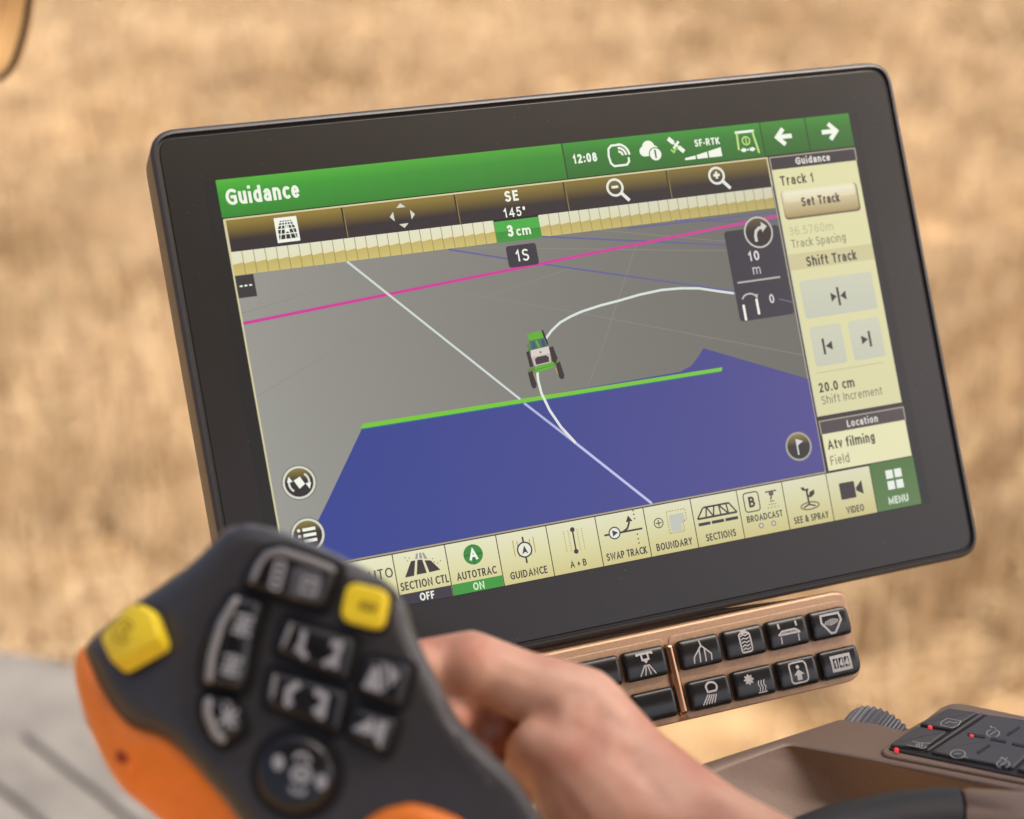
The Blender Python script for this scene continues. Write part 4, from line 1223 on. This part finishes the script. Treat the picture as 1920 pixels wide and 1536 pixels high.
def ball(name, ctr, r, mat, parent, sz=1.0):
    bm = bmesh.new(); bmesh.ops.create_icosphere(bm, subdivisions=3, radius=r)
    for vtx in bm.verts: vtx.co.z *= sz
    me = bpy.data.meshes.new(name); bm.to_mesh(me); bm.free()
    o = link_mesh(name, me, mat, parent); o.location = ctr; return o
ball('screw_recess', p_, 0.0021, red, joy, 0.5)
p_ = JOY.px(243, 1440, hor(243, 1440)); ball('screw_stub', p_, 0.0019, M['orange'], joy, 0.9)

def rp(pts, r=9): return [(p.x, p.y) for p in round_poly(pts, r, 5)]
def grow(pts, k):
    P_ = [Vector(p) for p in pts]
    return [(p.x, p.y) for p in inset(P_, -k)]
def jkey(pts, r=12, mat='jkey', h=0.0044, bev=0.0022, gas=12, gr=None, name='key', crown=0.0):
    o = rp(pts, r)
    k = jslab(name, o, -0.002, h, bev, M[mat], joy, crown)
    jslab('gasket', grow(o, gas), -0.003, 0.0007, 0.0005, M['gasket'], k, n=2)
    return k
def jsym(parent, pls, wd, h=0.0046, mat='jicon', polys=()):
    um = sum(p[0] for pl in list(pls) + list(polys) for p in pl) / sum(len(pl) for pl in list(pls) + list(polys))
    vm = sum(p[1] for pl in list(pls) + list(polys) for p in pl) / sum(len(pl) for pl in list(pls) + list(polys))
    hb = hface(um, vm) + h
    f = Flat(1.0, 0, 0, False, hb, 0.00002)
    for pl in pls:
        q = [JOY.px(u, v_, hb) for u, v_ in pl]; f.line([(p.x, p.y) for p in q], wd * MMPX, None)
    for pl in polys:
        q = [JOY.px(u, v_, hb) for u, v_ in pl]; f.poly([(p.x, p.y) for p in q], None)
    me = bpy.data.meshes.new('symbol'); me.from_pydata(f.v, [], f.f)
    return link_mesh('symbol', me, M[mat], parent, False)
def loc(u, v_, pls, k=1.0, ang=14):
    """icon strokes in small local units, turned like the key rows"""
    ca, sa = math.cos(R(ang)), math.sin(R(ang))
    return [[(u + k * (x * ca - y * sa), v_ + k * (x * sa + y * ca)) for x, y in pl] for pl in pls]
kt = jkey([(457, 1100), (478, 1056), (500, 1030), (530, 1026), (640, 1064), (634, 1088), (612, 1146), (562, 1136)], 16, bev=0.0030, h=0.0048)
jsym(kt, loc(521, 1078, [[(-9, -26), (9, -26)], [(-9, -13), (9, -13)], [(-9, 0), (9, 0)], [(-9, 13), (9, 13)], [(-9, 26), (9, 26)], [(-9, -26), (-9, 26)], [(9, -26), (9, 26)]]), 5, 0.0050)
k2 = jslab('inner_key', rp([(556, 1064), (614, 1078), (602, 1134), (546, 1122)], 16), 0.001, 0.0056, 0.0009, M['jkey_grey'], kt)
jsym(k2, loc(580, 1099, [[(-14, -14), (14, -14), (14, 14), (-14, 14), (-14, -14)], [(-8, 2), (0, -7), (8, 2)]]), 5, 0.0060)
ky = jkey([(655, 1092), (735, 1110), (722, 1186), (640, 1166)], 24, 'yellow', 0.0040, 0.0012, 8)
jsym(ky, loc(690, 1137, [[(-14, -5), (14, -5)], [(-14, 5), (14, 5)], [(-14, -5), (-14, 5)], [(14, -5), (14, 5)]]), 6, 0.0043, 'yellow_print')
kl = jkey([(440, 1110), (502, 1130), (482, 1204), (470, 1280), (456, 1302), (380, 1286), (384, 1228), (406, 1162)], 14, bev=0.0036, h=0.0052)
for (uu, vv_) in ((455, 1172), (434, 1248)):
    jsym(kl, loc(uu, vv_, [[(-18, -16), (18, -16)], [(-18, 16), (18, 16)], [(0, -22), (0, 22)], [(-16, -4), (16, 6)], [(-16, 8), (16, -8)]]), 6, 0.0054)
k3 = jkey([(383, 1302), (442, 1307), (465, 1372), (420, 1402), (396, 1380), (379, 1336)], 14, bev=0.0034, h=0.0052)
jsym(k3, loc(428, 1346, [[(-16, -18), (16, 16)], [(16, -18), (-16, 16)], [(0, -22), (0, 22)], [(-14, 0), (18, 0)]]), 6, 0.0054)
kA_ = jkey([(538, 1158), (672, 1200), (656, 1280), (518, 1224)], 12)
kB_ = jkey([(508, 1254), (656, 1298), (641, 1377), (499, 1322)], 12)
jsym(kA_, [[(570, 1182), (567, 1204), (556, 1222)], [(559, 1212), (574, 1234)]], 11)
jsym(kA_, [[(620, 1206), (638, 1208), (630, 1234), (606, 1246)], [(630, 1234), (628, 1254)]], 12)
jsym(kB_, [[(562, 1282), (542, 1294), (539, 1314), (544, 1324)]], 14)
jsym(kB_, [[(590, 1296), (610, 1306), (606, 1326), (588, 1336)], [(606, 1326), (602, 1348)]], 13)
def kedge(parent, path, r_=0.0010, h=0.0042):  # pale tube whose colour stands for the highlight on a key's edge
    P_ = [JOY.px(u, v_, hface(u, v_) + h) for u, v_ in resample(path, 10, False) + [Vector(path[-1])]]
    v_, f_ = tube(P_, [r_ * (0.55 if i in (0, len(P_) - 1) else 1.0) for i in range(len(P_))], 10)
    return fix_normals(mesh_obj('key_highlight', v_, f_, M['jkey_highlight'], parent))
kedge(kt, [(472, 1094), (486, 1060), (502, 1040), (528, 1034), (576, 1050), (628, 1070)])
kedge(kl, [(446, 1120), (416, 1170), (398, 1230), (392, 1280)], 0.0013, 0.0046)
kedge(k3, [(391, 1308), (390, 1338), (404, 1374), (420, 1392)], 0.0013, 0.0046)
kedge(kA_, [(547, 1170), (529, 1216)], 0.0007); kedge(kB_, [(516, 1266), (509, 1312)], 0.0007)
kC_ = jkey([(690, 1230), (776, 1250), (757, 1328), (674, 1298)], 12)
jsym(kC_, [[(719, 1242), (721, 1294)]], 6, polys=[[(680, 1288), (700, 1248), (712, 1254), (715, 1300)], [(727, 1244), (750, 1264), (732, 1290)]])
kD_ = jkey([(668, 1324), (751, 1350), (728, 1416), (656, 1382)], 12)
jsym(kD_, [], 7, polys=[[(660, 1367), (699, 1345), (703, 1378), (688, 1378)], [(706, 1352), (728, 1354), (713, 1404), (702, 1384)]])
# round four-way dial
dl_ = jdisc('dial', 559, 1451, 74, -0.002, 0.0046, 0.0030, M['jkey'], n=40, crown=0.0006)
jdisc('gasket', 559, 1451, 90, -0.003, 0.0009, 0.0006, M['gasket'], dl_, n=40)
for uu, vv_, s_ in ((522, 1430, 11), (602, 1466, 11)):
    jsym(dl_, [], 5, 0.0056, polys=[oval(uu, vv_, s_, s_ + 4, 12)[:-1]])
jsym(dl_, [oval(565, 1452, 17, 15, 14)], 8, 0.0056)
jsym(dl_, [[(552, 1424), (558, 1414), (572, 1414), (580, 1424), (578, 1432)], [(544, 1476), (552, 1486), (568, 1488), (574, 1480)], [(556, 1452), (574, 1453)], [(565, 1444), (565, 1460)]], 7, 0.0056)
# yellow push button on the flank
def loft(name, rings, mat, parent):
    N = len(rings[0]); V = [p for r_ in rings for p in r_]; F = []
    for k in range(len(rings) - 1):
        for i in range(N):
            j = (i + 1) % N; F.append((k * N + i, k * N + j, (k + 1) * N + j, (k + 1) * N + i))
    F.append(tuple(range((len(rings) - 1) * N, len(rings) * N))); F.append(tuple(reversed(range(N))))
    return sharp(fix_normals(mesh_obj(name, V, F, mat, parent)), 60)
top_ = [(247, 1130), (284, 1146), (303, 1200), (212, 1246), (187, 1194)]
bot_ = [(262, 1130), (298, 1150), (322, 1217), (234, 1266), (202, 1215)]
def jring(pts, r_, dh, shrink=0.0):
    q = round_poly(pts, r_, 5)
    if shrink: q = inset(q, shrink)
    pl_ = lambda u, v_: hface(u, v_) + dh
    return [JOY.px(p.x, p.y, pl_(p.x, p.y)) for p in q]
yb = loft('flank_button', [jring(bot_, 14, -0.003), jring(bot_, 14, 0.0030), jring(top_, 14, 0.0068), jring(top_, 14, 0.0074, 2), jring(top_, 14, 0.0077, 5)], M['yellow'], joy)
jslab('gasket', grow(rp(bot_, 16), 7), -0.003, 0.0009, 0.0006, M['gasket'], yb, n=2)
jsym(yb, loc(231, 1183, [oval(0, 0, 18, 22, 16)[:-1] + [(18, 0)], [(-6, -10), (8, -8), (-2, 8), (8, 10)]], 1.0, 24), 4, 0.0084, 'yellow_print')
# faint worn print on the neck
neck = M['neck_print'] = material('neck_print', (0.085, 0.08, 0.077), 0.6, 0.3)
for pl in (loc(868, 1402, [[(-22, -8), (-8, -8), (-8, 8), (-22, 8), (-22, -8)], [(0, -8), (0, 8)], [(8, 8), (8, -8), (20, 8), (20, -8)]], 1.0, 52),
           loc(905, 1446, [[(-22, -7), (-10, -7), (-10, 7), (-22, 7), (-22, -7)], [(-2, 7), (-2, -7), (10, -7), (10, 7)], [(18, -7), (30, -7), (30, 7), (18, 7), (18, -7)]], 1.0, 52)):
    jsym(joy, pl, 6, 0.0004, 'neck_print').name = 'worn_print'
# stem and boot below the head
dn = Vector((0, 0, -1))
s0 = JOY.m @ JOY.px(820, 1660, -0.022)
stem = [JOY.inv @ (s0 + Vector((0, -0.002, 0.0))), JOY.inv @ (s0 + dn * 0.05 + Vector((0.004, 0.004, 0))), JOY.inv @ (s0 + dn * 0.10 + Vector((0.006, 0.008, 0)))]
v_, f_ = tube(stem, [0.020, 0.017, 0.026], 20)
fix_normals(mesh_obj('stem', v_, f_, M['gasket'], joy))

# ------------------------------------------------------------------ hand
def blob(chains, name, mat, voxel, label):
    bm = bmesh.new()
    for ch in chains:
        for (p, r), (q, s) in zip(ch, ch[1:]):
            n = max(2, int((q - p).length / (0.16 * min(r, s))))
            for k in range(n + 1):
                t = k / n
                mtx = Matrix.Translation(p.lerp(q, t)) @ Matrix.Scale(r + (s - r) * t, 4)
                bmesh.ops.create_icosphere(bm, subdivisions=2, radius=1.0, matrix=mtx)
    me = bpy.data.meshes.new(name); bm.to_mesh(me); bm.free()
    o = bpy.data.objects.new(name, me); coll.objects.link(o)
    rm = o.modifiers.new('r', 'REMESH'); rm.mode = 'VOXEL'; rm.voxel_size = voxel
    sm = o.modifiers.new('s', 'SMOOTH'); sm.factor = 0.5; sm.iterations = 9
    bpy.context.view_layer.update()
    dg = bpy.context.evaluated_depsgraph_get()
    me2 = bpy.data.meshes.new_from_object(o.evaluated_get(dg))
    bpy.data.objects.remove(o); bpy.data.meshes.remove(me)
    me2.name = name
    me2.materials.clear(); me2.materials.append(mat)
    return link_mesh(name, me2, None)
def hp(u, v_, d, mm): return (pt(u, v_, d), mm / 1000.0)
wrist = hp(1316, 1584, .485, 21.5)
imcp = hp(1092, 1322, .505, 13.5); mmcp = hp(1085, 1362, .528, 13.5); rmcp = hp(1090, 1410, .546, 13); pmcp = hp(1105, 1465, .558, 12)
chains = [
    [hp(2500, 2640, .37, 40), hp(2080, 2220, .40, 36), hp(1750, 1920, .43, 31), hp(1490, 1712, .46, 25.5), wrist],
    [wrist, hp(1184, 1437, .497, 15), imcp], [wrist, hp(1190, 1450, .515, 17), mmcp], [wrist, hp(1190, 1490, .528, 17), rmcp], [wrist, hp(1190, 1530, .535, 16), pmcp],
    [imcp, mmcp, rmcp, pmcp], [hp(1184, 1437, .497, 14.5), hp(1190, 1470, .52, 16), hp(1190, 1530, .535, 15)],
    # index over the back of the head
    [imcp, hp(1040, 1304, .504, 12.8), hp(985, 1288, .505, 12.2), hp(884, 1246, .504, 11.6), hp(800, 1252, .500, 9.8), hp(745, 1255, .490, 9.2), hp(690, 1262, .487, 8.4), hp(640, 1270, .485, 7.6)],
    # the other fingers close round the neck
    [mmcp, hp(960, 1348, .530, 10.5), hp(900, 1334, .525, 9.6), hp(868, 1324, .513, 9.0), hp(850, 1332, .503, 8.2), hp(842, 1347, .497, 7.4)],
    [rmcp, hp(985, 1402, .545, 10.0), hp(935, 1374, .540, 9.4), hp(912, 1370, .528, 8.8), hp(900, 1387, .518, 8.0), hp(895, 1407, .510, 7.4)],
    [pmcp, hp(1010, 1462, .553, 9.0), hp(965, 1432, .548, 8.4), hp(945, 1427, .540, 8.0), hp(935, 1442, .530, 7.4), hp(932, 1457, .522, 6.8)],
    # thumb: ball of the hand, knuckle showing by the neck, tip closing behind it
    [wrist, hp(1200, 1560, .488, 21), hp(1105, 1462, .492, 16), hp(1052, 1415, .494, 13), hp(1006, 1396, .493, 8.6), hp(992, 1410, .497, 8.2), hp(986, 1442, .506, 8.0), hp(976, 1478, .512, 7.4)],
    [imcp, hp(1072, 1375, .498, 13), hp(1058, 1425, .494, 13), hp(1090, 1500, .492, 15), hp(1150, 1560, .490, 18)],
    [hp(888, 1246, .502, 11.2), hp(880, 1248, .500, 11)],
    [hp(1184, 1437, .497, 14.5), hp(1130, 1420, .496, 15), hp(1105, 1462, .492, 16)],
]
hand = blob(chains, 'person', M['skin'], 0.0014, None)
tag(hand, 'bare hand and forearm of a person gripping the joystick from behind', 'person')

# ------------------------------------------------------------------ mirror at the upper left
mc = pt(-60, 20, 0.95)
mz = (CAM - mc).normalized()
mz = (mz + Vector((0.05, 0, -0.42))).normalized()
MIR = Frame(mc, AX.col[0] - mz * AX.col[0].dot(mz), AX.col[1] - mz * AX.col[1].dot(mz))
mir = empty('rear_view_mirror', MIR.m, 'dark rimmed rear view mirror cut off at the upper left corner', 'mirror')
mo = [MIR.px(u, v_) for u, v_ in ((78, -40), (62, 62), (40, 128), (16, 158), (-20, 172), (-180, 176), (-230, 140), (-236, -150), (-200, -200), (60, -190), (84, -150))]
mo = round_poly([(p.x, p.y) for p in mo], 0.010, 4)
slab('housing', mo, -0.045, -0.002, 0.006, material('mirror_housing', (0.34, 0.20, 0.09), 0.5, 0.4), mir)
slab('rim', inset(mo, 0.0034), -0.004, 0.0, 0.0015, material('mirror_rim', (0.03, 0.026, 0.022), 0.5, 0.4), mir, n=2)
mg = material('mirror_glass', (0.80, 0.70, 0.56), 0.03, 0.5, metal=1.0)
slab('mirror_glass', inset(mo, 0.0074), -0.001, 0.0006, 0.0003, mg, mir, n=1)
v_, f_ = tube([(-0.03, 0.02, -0.04), (-0.05, 0.05, -0.10), (-0.12, 0.12, -0.12)], 0.009, 12)
fix_normals(mesh_obj('arm', v_, f_, M['housing'], mir))

# ------------------------------------------------------------------ grey steel platform at the lower left
PZ = -0.80
PLAT = Frame((0, 0, PZ), (1, 0, 0), (0, 1, 0))
q0 = PLAT.px(-60, 1400)
platf = empty('platform', Matrix.Translation(PLAT.m @ Vector((q0.x, q0.y, 0))), 'out-of-focus pale grey ribbed step platform at the lower left', 'platform')
def pl(u, v_): 
    p = PLAT.px(u, v_); return (p.x - q0.x, p.y - q0.y)
grey = material('platform_steel', (0.165, 0.153, 0.136), 0.6, 0.4, var=0.22, vscale=9, bump=0.3, bscale=60)
greyd = material('platform_rib', (0.14, 0.13, 0.115), 0.6, 0.4, var=0.2, vscale=14)
slab('deck', round_poly([pl(-420, 1185), pl(-120, 1200), pl(60, 1222), pl(210, 1262), pl(420, 1340), pl(760, 1560), pl(760, 2000), pl(-420, 2000)], 0.03, 4), -0.05, 0.0, 0.01, grey, platf)
for a, b, w_ in (((78, 1368), (330, 1560), 0.045), ((-60, 1392), (192, 1584), 0.045), ((200, 1330), (452, 1522), 0.045)):
    A0, B0 = Vector(pl(*a)), Vector(pl(*b)); L_, Q_ = miter_strip([A0, B0], w_, False)
    slab('rib', [tuple(L_[0]), tuple(L_[1]), tuple(Q_[1]), tuple(Q_[0])], -0.002, 0.009, 0.004, greyd, platf)
slab('leg', rrect(-0.03, 0.0, 0.05, 0.08, 0.01), -1.62, -0.049, 0.002, greyd, platf)

# ------------------------------------------------------------------ unseen cab roof, added and cut to shade the controls and dim reflections
rf = slab('cab_shade_roof', rrect(-1.40, -1.62, 1.10, -0.40, 0.10), 0, 0.10, 0.03, material('shade_roof_dark', (0.07, 0.06, 0.053), 0.8, 0.2, var=0.1, vscale=30), None)
rf.location = (0, 0, 0.95)
tag(rf, None, None, None, 'structure')

# ------------------------------------------------------------------ stubble field
GZ = -2.42
gm = bpy.data.materials.new('stubble_soil'); gm.use_nodes = True
t = gm.node_tree; b = t.nodes['Principled BSDF']; b.inputs['Roughness'].default_value = 0.9; b.inputs['Specular IOR Level'].default_value = 0.1
tc = t.nodes.new('ShaderNodeTexCoord')
mp = t.nodes.new('ShaderNodeMapping'); mp.inputs['Rotation'].default_value = (0, 0, R(20)); mp.inputs['Scale'].default_value = (0.72, 1.0, 1.0)
t.links.new(tc.outputs['Object'], mp.inputs['Vector'])
n1 = t.nodes.new('ShaderNodeTexNoise'); n1.inputs['Scale'].default_value = 1.7; n1.inputs['Detail'].default_value = 7; n1.inputs['Roughness'].default_value = 0.62
n2 = t.nodes.new('ShaderNodeTexNoise'); n2.inputs['Scale'].default_value = 0.35; n2.inputs['Detail'].default_value = 3
t.links.new(mp.outputs[0], n1.inputs['Vector']); t.links.new(tc.outputs['Object'], n2.inputs['Vector'])
cr = t.nodes.new('ShaderNodeValToRGB')
els = cr.color_ramp.elements
els[0].position = 0.34; els[0].color = (0.07, 0.042, 0.021, 1)
els[1].position = 0.66; els[1].color = (0.52, 0.37, 0.205, 1)
e2 = els.new(0.48); e2.color = (0.25, 0.16, 0.078, 1)
mx = t.nodes.new('ShaderNodeMath'); mx.operation = 'ADD'
m2 = t.nodes.new('ShaderNodeMath'); m2.operation = 'MULTIPLY_ADD'; m2.inputs[1].default_value = 0.35; m2.inputs[2].default_value = -0.175
t.links.new(n2.outputs['Fac'], m2.inputs[0]); t.links.new(n1.outputs['Fac'], mx.inputs[0]); t.links.new(m2.outputs[0], mx.inputs[1])
t.links.new(mx.outputs[0], cr.inputs[0]); t.links.new(cr.outputs[0], b.inputs['Base Color'])
gr = mesh_obj('ground', [(-600, -600, GZ), (600, -600, GZ), (600, 600, GZ), (-600, 600, GZ)], [(0, 1, 2, 3)], gm, None, False)
tag(gr, 'tan harvested field stretching away behind the display', None, None, 'structure')

rng = np.random.default_rng(5)
def lattice(x, y, cell, seed):
    """smooth random field over the ground, 0..1"""
    g = np.random.default_rng(seed).uniform(0, 1, (128, 128))
    u, v_ = x / cell + 64, y / cell + 64
    i, j = np.floor(u).astype(int), np.floor(v_).astype(int); a, b = u - i, v_ - j
    a, b = a * a * (3 - 2 * a), b * b * (3 - 2 * b); i, j = i % 127, j % 127
    return (g[i, j] * (1 - a) + g[i + 1, j] * a) * (1 - b) + (g[i, j + 1] * (1 - a) + g[i + 1, j + 1] * a) * b
def straw(n, dmin, dmax, hmin, hmax, wd, lying):
    az = np.radians(rng.uniform(-14, 56, n)); d = np.sqrt(rng.uniform(dmin ** 2, dmax ** 2, n))
    x = CAM.x + d * np.sin(az); y = CAM.y + d * np.cos(az)
    if not lying:   # drill rows
        ra = R(20); rx, ry = math.cos(ra), math.sin(ra)
        a_ = x * rx + y * ry; b_ = -x * ry + y * rx
        b2 = np.round(b_ / 0.38) * 0.38 + rng.normal(0, 0.045, n)
        x = a_ * rx - b2 * ry; y = a_ * ry + b2 * rx
    ga = R(20); al, ac = y * math.cos(ga) + x * math.sin(ga), x * math.cos(ga) - y * math.sin(ga)   # away from and across the tractor
    cl = 0.42 * lattice(ac * 0.55, al, 0.26, 3) + 0.33 * lattice(ac * 0.3, al, 0.8, 4) + 0.25 * (0.5 + 0.5 * np.sin(2 * np.pi * al / 1.9 + 1.5 * lattice(ac, al, 3.0, 6)))
    far_ = np.clip(6.5 / np.hypot(x - CAM.x, y - CAM.y), 0.55, 1); cl = 0.6 + (cl - 0.6) * far_
    keep = rng.uniform(0, 1, n) < np.clip((cl - 0.33) * 3.4, 0.04, 1)
    x, y, cl, al, ac = x[keep], y[keep], cl[keep], al[keep], ac[keep]; n = len(x)
    h = rng.uniform(hmin, hmax, n); th = rng.uniform(0, 2 * np.pi, n)
    lean = rng.uniform(0.0, 0.35, n) if not lying else rng.uniform(1.2, 1.5, n)
    dx, dy, dz = np.sin(lean) * np.cos(th) * h, np.sin(lean) * np.sin(th) * h, np.cos(lean) * h
    V = np.zeros((n, 6, 3)); z0 = GZ + (rng.uniform(0.0, 0.07, n) if lying else np.full(n, -0.01))
    for k in range(3):
        a = th + 2.1 * k
        ox, oy = np.cos(a) * wd / 2, np.sin(a) * wd / 2
        V[:, k, 0] = x + ox; V[:, k, 1] = y + oy; V[:, k, 2] = z0
        V[:, 3 + k, 0] = x + dx + ox * .8; V[:, 3 + k, 1] = y + dy + oy * .8; V[:, 3 + k, 2] = z0 + dz + (0.004 * k if lying else 0)
    col = np.zeros((n, 3)); t_ = np.clip(0.24 + 0.5 * rng.uniform(0, 1, n) + 0.9 * (lattice(ac * 0.5, al, 0.4, 9) - 0.3) + 0.7 * (lattice(ac * 0.6, al * 0.7, 1.3, 12) - 0.4), 0, 1)[:, None]
    col[:] = np.array([0.33, 0.21, 0.095]) * (1 - t_) + np.array([0.73, 0.565, 0.355]) * t_
    return V, col
sets = [straw(24000, 2.6, 9, 0.20, 0.40, 0.014, False), straw(60000, 9, 26, 0.12, 0.24, 0.020, False),
        straw(17000, 2.6, 9, 0.15, 0.45, 0.012, True), straw(20000, 9, 26, 0.2, 0.5, 0.024, True)]
Vs = np.concatenate([s[0] for s in sets]); Cs = np.concatenate([s[1] for s in sets]); n = len(Vs)
idx = np.arange(n)[:, None] * 6
tri = np.concatenate([idx + np.array([[0, 1, 4, 3]]), idx + np.array([[1, 2, 5, 4]]), idx + np.array([[2, 0, 3, 5]])])
me = bpy.data.meshes.new('stubble')
me.vertices.add(n * 6); me.vertices.foreach_set('co', Vs.reshape(-1).astype(np.float32))
me.loops.add(len(tri) * 4); me.loops.foreach_set('vertex_index', tri.reshape(-1).astype(np.int32))
me.polygons.add(len(tri)); me.polygons.foreach_set('loop_start', np.arange(0, len(tri) * 4, 4, dtype=np.int32))
me.update(calc_edges=True)
ca = me.color_attributes.new('Col', 'FLOAT_COLOR', 'POINT')
cc = np.ones((n, 6, 4), np.float32); cc[:, :, :3] = Cs[:, None, :]
ca.data.foreach_set('color', cc.reshape(-1))
st = link_mesh('stubble', me, attr_material('straw', 0.75, 0.2, 0), None, False)
tag(st, 'dry straw stubble and chaff covering the harvested field', 'stubble', None, 'stuff')
